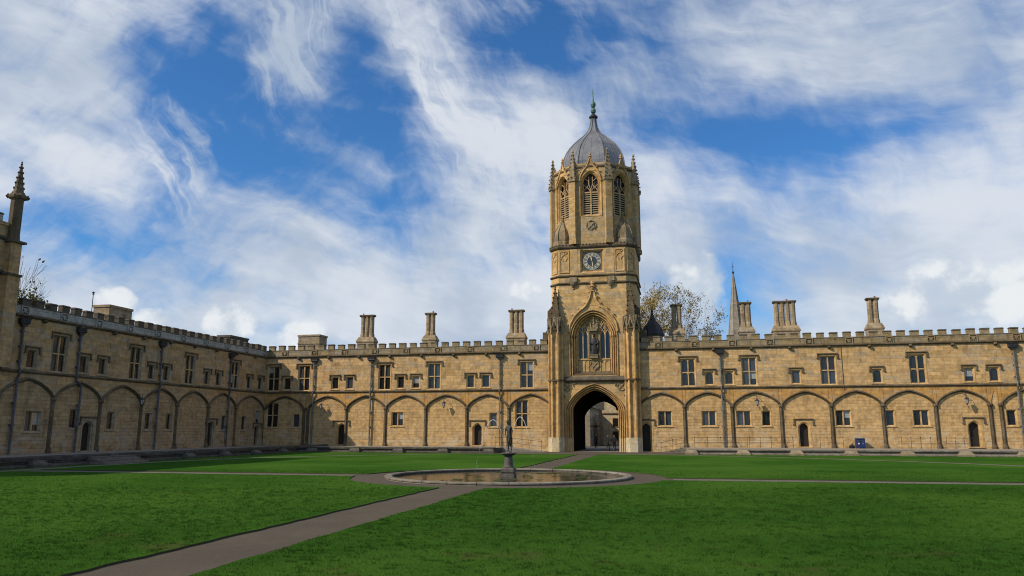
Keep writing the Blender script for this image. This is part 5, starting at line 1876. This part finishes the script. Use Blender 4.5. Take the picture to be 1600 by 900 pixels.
# bronze figure on the pedestal: weight on one leg, arm bent, head turned
pose = dict(head0=(-.02, -.02, 1.55), head1=(-.045, -.03, 1.63), head2=(-.05, -.01, 1.70), rkn=(-.03, -.03, .52), ran=(-.01, .02, .10), rtoe=(-.03, -.13, .04), rhip=(-.08, 0, .9),
            lkn=(.09, -.10, .54), lan=(.13, .12, .30), ltoe=(.14, .16, .18), rel=(-.27, .06, 1.17), rwr=(-.20, -.10, .98), rhand=(-.18, -.14, .94),
            lel=(.23, .07, 1.16), lwr=(.21, .03, .90), lhand=(.20, .01, .83))
me = skin_mesh('statue', *figure(pose), ['bronze'], lambda c: 0)
sb = thing('statue', 'weathered bronze standing figure on top of the fountain pedestal', 'statue', (PX, PY, 1.20), RAD(-20))
sb.scale = (.78, .78, .88)
place('body', me, sb)
mb = MB()
mb.lathe([(.17, 1.655), (.15, 1.675), (.085, 1.70), (.07, 1.76), (.02, 1.79)], -.05, -.02, 12)
mb.build('hat', 'bronze', sb)
mb = MB()
mb.lathe([(.17, -.06), (.17, .0), (.12, .05)], 0, 0, 12)
mb.tube([(.19, .04, .05), (.22, .06, .5), (.21, .03, .95)], .035, 6)
mb.tube([(.02, .10, 1.35), (.10, .14, 1.0), (.16, .12, .6), (.2, .10, .3)], [.04, .07, .06, .03], 6)
mb.build('drapery', 'bronze', sb)

for i, (sx, label) in enumerate(((-1, 'thin white water jet arching up left of the bronze figure'), (1, 'thin white water jet arching up right of the bronze figure'))):
    j = thing('water_jet', label, 'water jet', (PX, PY, 0), group='fountain water jets')
    pk, k = (.80, 3.2) if sx < 0 else (.60, 5.0)
    zt = 2.78 if sx < 0 else 2.92
    P, Rj = [], []
    n = 26
    o1 = pk + math.sqrt(zt / k)
    for q in range(n + 1):
        o = .12 + (o1 - .12) * q / n
        z = zt - k * (o - pk) ** 2
        P.append((sx * o, -.05 * o, z))
        near = math.exp(-((o - pk) / .3) ** 2)
        Rj.append(.004 + .012 * near)
    MB().tube([p for p in P if p[2] > 1.15], [r for p, r in zip(P, Rj) if p[2] > 1.15], 6).build('stream', 'water_jet', j)
    m = MB()
    for q in range(60):
        o = rnd.uniform(pk + .1, o1)
        z = zt - k * (o - pk) ** 2 + rnd.uniform(-.1, .1)
        if z > .05:
            crockets(m, [(sx * (o + rnd.uniform(-.05, .05)), rnd.uniform(-.08, .08), z)], rnd.uniform(.006, .013))
    tag(m.build('droplets', 'water_jet', j), kind='stuff')

# figure in the canopied niche of the tower
ns = thing('statue', 'dark robed stone figure under the canopy in the tower niche', 'statue', (38.5, FY + .74 - .26, 10.2))
mb = MB()
el = lambda a, c, z, ox=0, oy=0, n=12: [(ox + a * math.cos(2 * PI * k / n), oy + c * math.sin(2 * PI * k / n), z) for k in range(n)]
mb.loft([el(.40, .20, 0), el(.42, .2, .08), el(.36, .19, .5), el(.35, .19, 1.0), el(.38, .2, 1.3), el(.40, .19, 1.5), el(.30, .15, 1.72), el(.12, .11, 1.82), el(.09, .09, 1.88), el(.11, .12, 1.94),
         el(.125, .135, 2.04), el(.11, .12, 2.14), el(.2, .19, 2.16), el(.19, .18, 2.2), el(.1, .1, 2.25)], True, True, True)
for s in (-1, 1):
    mb.tube([(s * .34, -.02, 1.6), (s * .45, -.08, 1.25), (s * .2, -.24, 1.12)], [.11, .12, .06], 8)
    mb.tube([(s * .42, -.1, 1.25), (s * .40, -.12, .7), (s * .33, -.14, .4)], [.07, .09, .03], 6)
for k in range(7):
    x = -.27 + k * .09
    mb.tube([(x, -.18 + abs(x) * .25, .02), (x * .9, -.2 + abs(x) * .3, .6), (x * .8, -.2 + abs(x) * .3, 1.15)], [.035, .028, .015], 5)
mb.tube([(0, -.12, 2.02), (0, -.165, 1.99)], .025, 5)
mb.build('body', 'lead_dark', ns, smooth=True)

# ------------------------------------------------------------------ lanterns, bin, bag, plaque, aerial


def lantern(loc, rotz, label):
    o = thing('wall_lantern', label, 'lantern', loc, rotz, group='lanterns hung under the arches')
    mb = MB()
    mb.tube([(0, .13, .75), (0, -.45, .80), (0, -.55, .70), (0, -.55, .52)], .022, 6)
    mb.tube([(0, .13, .35), (0, -.15, .45), (0, -.4, .78)], .016, 6)
    mb.tube([(.12, .13, -.1), (.2, -.1, -.35), (.25, .05, -.55)], .02, 5)
    mb.build('bracket', 'iron', o)
    mb = MB()
    mb.lathe([(.03, .52), (.06, .45), (.20, .33), (.21, .29), (.17, .29)], 0, -.55, 6)
    mb.lathe([(.10, -.10), (.11, -.14), (.05, -.20), (.02, -.28)], 0, -.55, 6)
    for k in range(6):
        a = 2 * PI * k / 6
        mb.tube([(.172 * math.cos(a), -.55 + .172 * math.sin(a), .30), (.105 * math.cos(a), -.55 + .105 * math.sin(a), -.12)], .012, 4)
    mb.build('frame', 'iron', o)
    mb = MB()
    mb.lathe([(.10, -.11), (.163, .295)], 0, -.55, 6)
    mb.build('glass', 'lamp_glass', o)
    return o


lantern((7.4, 0, 4.75), 0, 'iron lantern under the second arch from the shaded corner, left of the tower')
lantern((22.0, 0, 4.85), 0, 'iron lantern under the blank arch between chimneys, left of the tower')
lantern((54.9, 0, 4.85), 0, 'iron lantern under the third arch to the right of the tower')
lantern((74.0, 0, 4.85), 0, 'iron lantern above the rightmost arched doorway')
lantern((0, -21.6, 4.6), PI / 2, 'iron lantern on the shaded left range')

b = thing('litter_bin', 'dark blue metal bin cabinet against the sunlit wall on the right terrace', 'bin', (64.2, -.62, .492))
mb = MB()
mb.box(-.39, .39, -.35, .35, .06, .88)
for sx in (-1, 1):
    for sy in (-1, 1):
        mb.box(sx * .32 - .04, sx * .32 + .04, sy * .28 - .04, sy * .28 + .04, 0, .06)
mb.build('body', 'blue_paint', b)
mb = MB()
mb.prism_x([(-.40, .882), (-.40, .92), (.0, .98), (.38, .92), (.38, .882)], -.42, .42)
mb.build('lid', 'blue_paint', b)
for sx in (-1, 1):
    mb = MB()
    mb.box(sx * .19 - .165, sx * .19 + .165, -.375, -.352, .10, .84)
    dr = mb.build('door', 'blue_paint', b)
    MB().box(sx * .19 - .11, sx * .19 + .11, -.385, -.376, .58, .78).build('slot', 'clock_dark', dr)
    MB().box(sx * .19 - .06, sx * .19 + .06, -.385, -.376, .40, .53).build('notice', 'white_paint' if sx < 0 else 'clock_ring', dr)
rb_ = random.Random(4)
mb = MB()
rings = []
for q in range(7):
    t = q / 6
    r = .27 * math.sin(PI * min(.97, t * .86 + .12)) ** .7 + .02
    rings.append([(r * (1 + rb_.uniform(-.12, .12)) * math.cos(2 * PI * k / 12), r * .8 * (1 + rb_.uniform(-.12, .12)) * math.sin(2 * PI * k / 12), .36 * t) for k in range(12)])
mb.loft(rings, True, True, True)
mb.tube([(0, 0, .34), (.03, 0, .42), (.1, .02, .45)], [.05, .03, .06], 6)
tag(mb.build('rubbish_bag', 'black_cloth', None, (63.45, -.6, .492), smooth=True), 'small black sack on the ground left of the blue bin', 'bag')
pq = thing('wall_plaque', 'small white notice plaque on the wall right of the gateway side door', 'sign', (44.75, .10, 1.42))
MB().box(-.16, .16, -.03, .02, -.22, .22).build('plate', 'white_paint', pq)
MB().box(-.05, .05, -.036, -.031, -.02, .12).add([(-.04, -.034, -.12), (.04, -.034, -.12), (.04, -.034, -.06), (-.04, -.034, -.06)], [(0, 1, 2, 3)]).build('mark', 'clock_dark', pq)
ae = thing('roof_aerial', 'thin aerial pole on the shaded left range beside the low stack', 'aerial', (-4.0, -23.45, 11.0))
mb = MB()
mb.tube([(0, 0, 0), (0, 0, 3.5)], .035, 5)
mb.build('pole', 'iron', ae)
mb = MB()
for z, L in ((3.45, .16), (3.3, .1)):
    mb.tube([(-L, 0, z), (L, 0, z)], .025, 5)
    mb.tube([(0, -L, z), (0, L, z)], .025, 5)
mb.lathe([(.05, 3.35), (.12, 3.45), (.05, 3.55)], 0, 0, 6)
mb.build('head', 'iron', ae)

# ------------------------------------------------------------------ beyond the gate: street, houses, spire
tag(MB().add([(10, 9.3, -.02), (70, 9.3, -.02), (70, 34, -.02), (10, 34, -.02)], [(0, 1, 2, 3)]).build('street', 'street_asphalt', fixn=False), kind='structure')
tag(MB().box(20, 60, 9.35, 12.6, -.3, .09).build('pavement', 'flagstone'), kind='structure')
tag(MB().add([(22, 34, -.02), (37, 34, -.02), (37, 80, .3), (22, 80, .3)], [(0, 1, 2, 3)]).build('side_street', 'flagstone', fixn=False), kind='structure')
hs = thing('street_house', 'sunlit stone house with battlements seen through the gateway arch', 'building', (36.2, 33, 0))
mb = MB()
mb.box(-.2, 14, 0, 9, -.2, 4.5)
for x in (1.6, 4.2):
    mb.box(x - .62, x + .62, -.04, .0, 2.6, 4.0)
mb.build('wall', 'street_stone', hs)
MB().box(-.35, 14.1, -.12, .4, 4.5, 4.68).build('cornice', 'trim_stone', hs)
for k in range(11):
    MB().box(-.3 + k * .62, .05 + k * .62, -.05, .3, 4.68, 5.08).build('merlon', 'street_stone', hs)
for x, z in ((1.6, 2.7), (1.6, .8), (4.2, 2.7), (4.2, .8)):
    w = MB().box(x - .5, x + .5, -.065, -.045, z - .1, z + 1.3).build('window', 'window_stone', hs)
    MB().box(x - .38, x + .38, -.085, -.068, z, z + 1.2).build('pane', 'glass_plain', w)
h2 = thing('street_house', 'tall pale lit gable wall rising behind the battlemented house through the gateway', 'building', (36.0, 46, 0))
mb = MB()
mb.box(-4.8, 11, 0, 8, -.2, 11.0)
mb.prism_y([(-5.0, 11.0), (3.1, 15.2), (11.2, 11.0)], .1, 7.9)
mb.build('wall', 'street_stone', h2)
for x in (1.2,):
    w = MB().box(x - .5, x + .5, -.03, 0, 5.2, 6.8).build('window', 'window_stone', h2)
    MB().box(x - .38, x + .38, -.05, -.032, 5.3, 6.7).build('pane', 'glass_plain', w)
cot = thing('street_house', 'row of pale narrow town houses receding along the side street beyond the gateway', 'building', (34.75, 27, 0), RAD(2.0))
mb = MB()
mb.box(-9, 0, 0, 34, -.2, 5.4)
mb.build('wall', 'street_render', cot)
mb = MB()
mb.prism_y([(-9.3, 5.4), (-4.5, 9.0), (.3, 5.4)], -.2, 34.2)
rf = mb.build('roof', 'slate', cot)
for y in (6, 17, 28):
    MB().box(-3, -2, y, y + 1.4, 7.4, 9.8).build('chimney', 'chimney_stone', rf)
for k in range(9):
    for z in (.9, 3.3):
        w = MB().box(-.02, .03, 1.2 + k * 3.6, 2.2 + k * 3.6, z, z + 1.5).build('window', 'white_paint', cot)
        MB().box(.032, .05, 1.3 + k * 3.6, 2.1 + k * 3.6, z + .1, z + 1.4).build('pane', 'glass_plain', w)
MB().box(-.02, .10, -.1, 34, 2.75, 2.95).build('string_course', 'trim_stone', cot)
gab = MB()
for x in (-7.0, -4.5, -1.8):
    w = MB().box(x - .5, x + .5, -.03, .02, 3.3, 4.8).build('window', 'white_paint', cot)
    MB().box(x - .4, x + .4, -.05, -.032, 3.4, 4.7).build('pane', 'glass_plain', w)

sp_ = thing('church_spire', 'slender grey stone church spire rising behind the right range beside a chimney', 'spire', (58.1, 70, 0))
MB().box(-2.6, 2.6, -2.6, 2.6, -.2, 12.0).build('tower', 'spire_stone', sp_)
mb = MB()
mb.lathe([(2.5, 12.0), (.05, 32.3)], 0, 0, 8, PI / 8)
spi = mb.build('spire', 'spire_stone', sp_)
mb = MB()
for k in range(8):
    a = PI / 8 + k * PI / 4
    mb.tube([(2.52 * math.cos(a), 2.52 * math.sin(a), 12), (.06 * math.cos(a), .06 * math.sin(a), 32.3)], [.09, .05], 5)
mb.build('arris', 'spire_stone', spi)
mb = MB()
mb.lathe([(.1, 32.0), (.22, 32.3), (.22, 32.45), (.06, 32.6), (.04, 33.9), (.01, 34.4)], 0, 0, 8)
mb.box(-.25, .25, -.02, .02, 33.4, 33.5)
mb.build('finial', 'iron', spi)


def person(loc, rotz, label, coat, legs, stride=1):
    g = .22 * stride
    pose = dict(rkn=(-.09, -.02 - g * .8, .52), ran=(-.10, -g * .7, .10), rtoe=(-.11, -.16 - g * .7, .04), lkn=(.09, .02 + g * .1, .50), lan=(.10, .12 + g, .14), ltoe=(.11, -.03 + g, .04),
                rel=(-.25, .10, 1.15), rwr=(-.25, .14, .92), rhand=(-.25, .15, .84), lel=(.25, -.02, 1.15), lwr=(.25, -.16, .95), lhand=(.25, -.19, .88))

    def mf(c):
        if c.z > 1.50:
            return 2 if (c.y < -.03 and c.z < 1.69) else 3
        if c.z > .86 and abs(c.x) > .2 and c.z < .93:
            return 2
        return 0 if c.z > .84 else 1
    me = skin_mesh('person', *figure(pose), [coat, legs, 'skin', 'bark'], mf)
    o = place('person', me, None, loc, rotz)
    return tag(o, label, 'person', 'people in the gateway')


person((39.72, .8, .0), PI - .1, 'person in black walking away through the gateway, left of the close pair', 'black_cloth', 'black_cloth', 1)
person((40.35, 1.2, .0), PI + .15, 'person in dark jacket and trousers close to the right gateway pier', 'black_cloth', 'grey_cloth', .7)
person((36.95, 14.5, -.02), .2, 'person in grey coat standing on the street beyond the arch', 'grey_cloth', 'black_cloth', .4)

# ------------------------------------------------------------------ trees


def tree(label, x, y, z0, h, spread, leafmats, nleaf, seed, lean=(0, 0), trunk=.34, lsize=.26):
    rnd = random.Random(seed)
    root = thing('tree', label, 'tree', (x, y, z0))
    wood, twig, tips = MB(), MB(), []

    def grow(p, d, L, r, depth):
        n = 4 if depth < 2 else 3
        P, rs = [p], [r]
        for k in range(n):
            d = (d + Vector((rnd.uniform(-1, 1), rnd.uniform(-1, 1), rnd.uniform(-.35, .7))) * (.13 if depth == 0 else .22)).normalized()
            p = p + d * (L / n)
            P.append(p)
            rs.append(max(.022 if depth < 4 else .013, r * (1 - .42 * (k + 1) / n)))
            if depth >= 3:
                tips.append(p)
        (wood if depth < 3 else twig).tube([tuple(q) for q in P], rs, 6 if depth == 0 else (5 if depth < 3 else 3))
        if depth == 5:
            return
        m = 3 if depth < 5 else 2
        for k in range(m + (1 if depth == 1 else 0)):
            a = rnd.uniform(0, 2 * PI)
            side = Vector((math.cos(a), math.sin(a), rnd.uniform(-.1, .5)))
            nd = (d * rnd.uniform(.7, 1.1) + side * spread * rnd.uniform(.5, 1.0)).normalized()
            src = P[-1] if k < 2 else P[-2]
            grow(src, nd, L * rnd.uniform(.62, .80), rs[-1] * rnd.uniform(.58, .78), depth + 1)

    grow(Vector((0, 0, 0)), Vector((lean[0], lean[1], 1)).normalized(), h * .36, trunk, 0)
    # fit the height
    zmax = max(q.z for q in tips)
    k = h / zmax
    sc = lambda m: setattr(m, 'v', [(a * k, b * k, c * k) for a, b, c in m.v])
    sc(wood), sc(twig)
    wood.build('trunk', 'bark', root)
    crown = twig
    spots = rnd.sample(tips, int(len(tips) * .38))
    for _ in range(nleaf):
        q = rnd.choice(spots) * k + Vector((rnd.gauss(0, .30), rnd.gauss(0, .30), rnd.gauss(0, .22)))
        if mnoise.noise(q * .35 + Vector((seed, 0, 0))) < -.06:
            continue
        s = rnd.uniform(.6, 1.2) * lsize
        u = Vector((rnd.gauss(0, 1), rnd.gauss(0, 1), rnd.gauss(0, 1))).normalized()
        v = u.orthogonal().normalized()
        crown.add([tuple(q - u * s), tuple(q + v * s * .5), tuple(q + u * s), tuple(q - v * s * .5)], [(0, 1, 2, 3)], 1 + rnd.randrange(len(leafmats)))
    crown.build('crown', ['bark'] + leafmats, root, fixn=False)
    return root


tree('tall tree with thin yellowing leaves directly right of the clock tower', 43.9, 31, 0, 22.6, .62, ['leaf_autumn', 'leaf_autumn', 'leaf_dull'], 7000, 21, (0, 0), .40, .17)
tree('broad half bare yellowing tree behind the first chimney right of the tower', 46.4, 33, 0, 23.0, .66, ['leaf_autumn', 'leaf_dull', 'leaf_dull'], 6000, 34, (0, 0), .42, .17)
tree('nearly bare leaning tree between chimney and church spire', 49.0, 30, 0, 20.6, .5, ['leaf_dull', 'leaf_autumn'], 1000, 47, (.12, 0), .36, .15)
tree('thin leafy tree showing over the parapet beside the hall pinnacle', -14, -24.2, 0, 17.3, .27, ['leaf_green', 'leaf_dull', 'leaf_green'], 4500, 58, (.0, .06), .30, .17)

# ------------------------------------------------------------------ grass blades on the nearer lawn


def grass():
    rg = np.random.default_rng(3)
    V, Fc = [], []
    cx, cy = 47.63, -81.62
    fwd = np.array([-math.sin(RAD(12.5)), math.cos(RAD(12.5))])
    rgt = np.array([fwd[1], -fwd[0]])
    vs_all = []
    for d0, d1, dens, w, h in ((9.5, 14, 900, .008, .022), (14, 20, 460, .011, .024), (20, 30, 170, .018, .026), (30, 45, 50, .03, .028)):
        n = int(dens * (d1 - d0) * (d0 + d1) * .74)
        d = rg.uniform(d0, d1, n)
        keep = rg.uniform(0, 1, n) < d / d1
        d = d[keep]
        s = rg.uniform(-.74, .74, len(d)) * d
        X = cx + fwd[0] * d + rgt[0] * s
        Y = cy + fwd[1] * d + rgt[1] * s
        ok = ((X < XL - .02) | (X > XR + .02)) & (np.hypot(X - PX, Y - PY) > PR + .03) & ((Y > YN + .02) | (Y < YS - .02)) & (X > 11.2) & (X < 71.2)
        X, Y = X[ok], Y[ok]
        n = len(X)
        th = rg.uniform(0, 2 * PI, n)
        hh = h * rg.uniform(.35, 1.25, n) ** 1.2
        ww = w * rg.uniform(.6, 1.3, n)
        lx, ly = rg.normal(0, .45, n) * hh, rg.normal(0, .45, n) * hh
        a = np.stack([X - np.cos(th) * ww, Y - np.sin(th) * ww, np.full(n, -.004)], 1)
        b = np.stack([X + np.cos(th) * ww, Y + np.sin(th) * ww, np.full(n, -.004)], 1)
        c = np.stack([X + lx, Y + ly, hh], 1)
        vs_all.append(np.stack([a, b, c], 1).reshape(-1, 3))
    # coarser tufts that stand a little above the mown sward
    n = 5200
    d = 9.5 + 22 * rg.uniform(0, 1, n) ** 0.9
    s = rg.uniform(-.74, .74, n) * d
    X = cx + fwd[0] * d + rgt[0] * s
    Y = cy + fwd[1] * d + rgt[1] * s
    ok = ((X < XL - .1) | (X > XR + .1)) & (np.hypot(X - PX, Y - PY) > PR + .1) & ((Y > YN + .1) | (Y < YS - .1))
    X, Y = X[ok], Y[ok]
    for q in range(16):
        m = len(X)
        bx, by = X + rg.normal(0, .055, m), Y + rg.normal(0, .04, m)
        th, hh, ww = rg.uniform(0, 2 * PI, m), rg.uniform(.025, .062, m), rg.uniform(.006, .012, m)
        lx, ly = rg.normal(0, .6, m) * hh, rg.normal(0, .6, m) * hh
        vs_all.append(np.stack([np.stack([bx - np.cos(th) * ww, by - np.sin(th) * ww, np.full(m, -.004)], 1),
                                np.stack([bx + np.cos(th) * ww, by + np.sin(th) * ww, np.full(m, -.004)], 1),
                                np.stack([bx + lx, by + ly, hh], 1)], 1).reshape(-1, 3))
    v = np.concatenate(vs_all).astype(np.float32)
    n = len(v) // 3
    me = bpy.data.meshes.new('grass')
    me.vertices.add(len(v))
    me.vertices.foreach_set('co', v.ravel())
    me.loops.add(3 * n)
    me.loops.foreach_set('vertex_index', np.arange(3 * n, dtype=np.int32))
    me.polygons.add(n)
    me.polygons.foreach_set('loop_start', np.arange(0, 3 * n, 3, dtype=np.int32))
    me.update(calc_edges=True)
    me.materials.append(MATS['grass_blade'])
    tag(place('grass', me), 'short green grass blades growing on the nearer lawn', 'grass', kind='stuff')


grass()
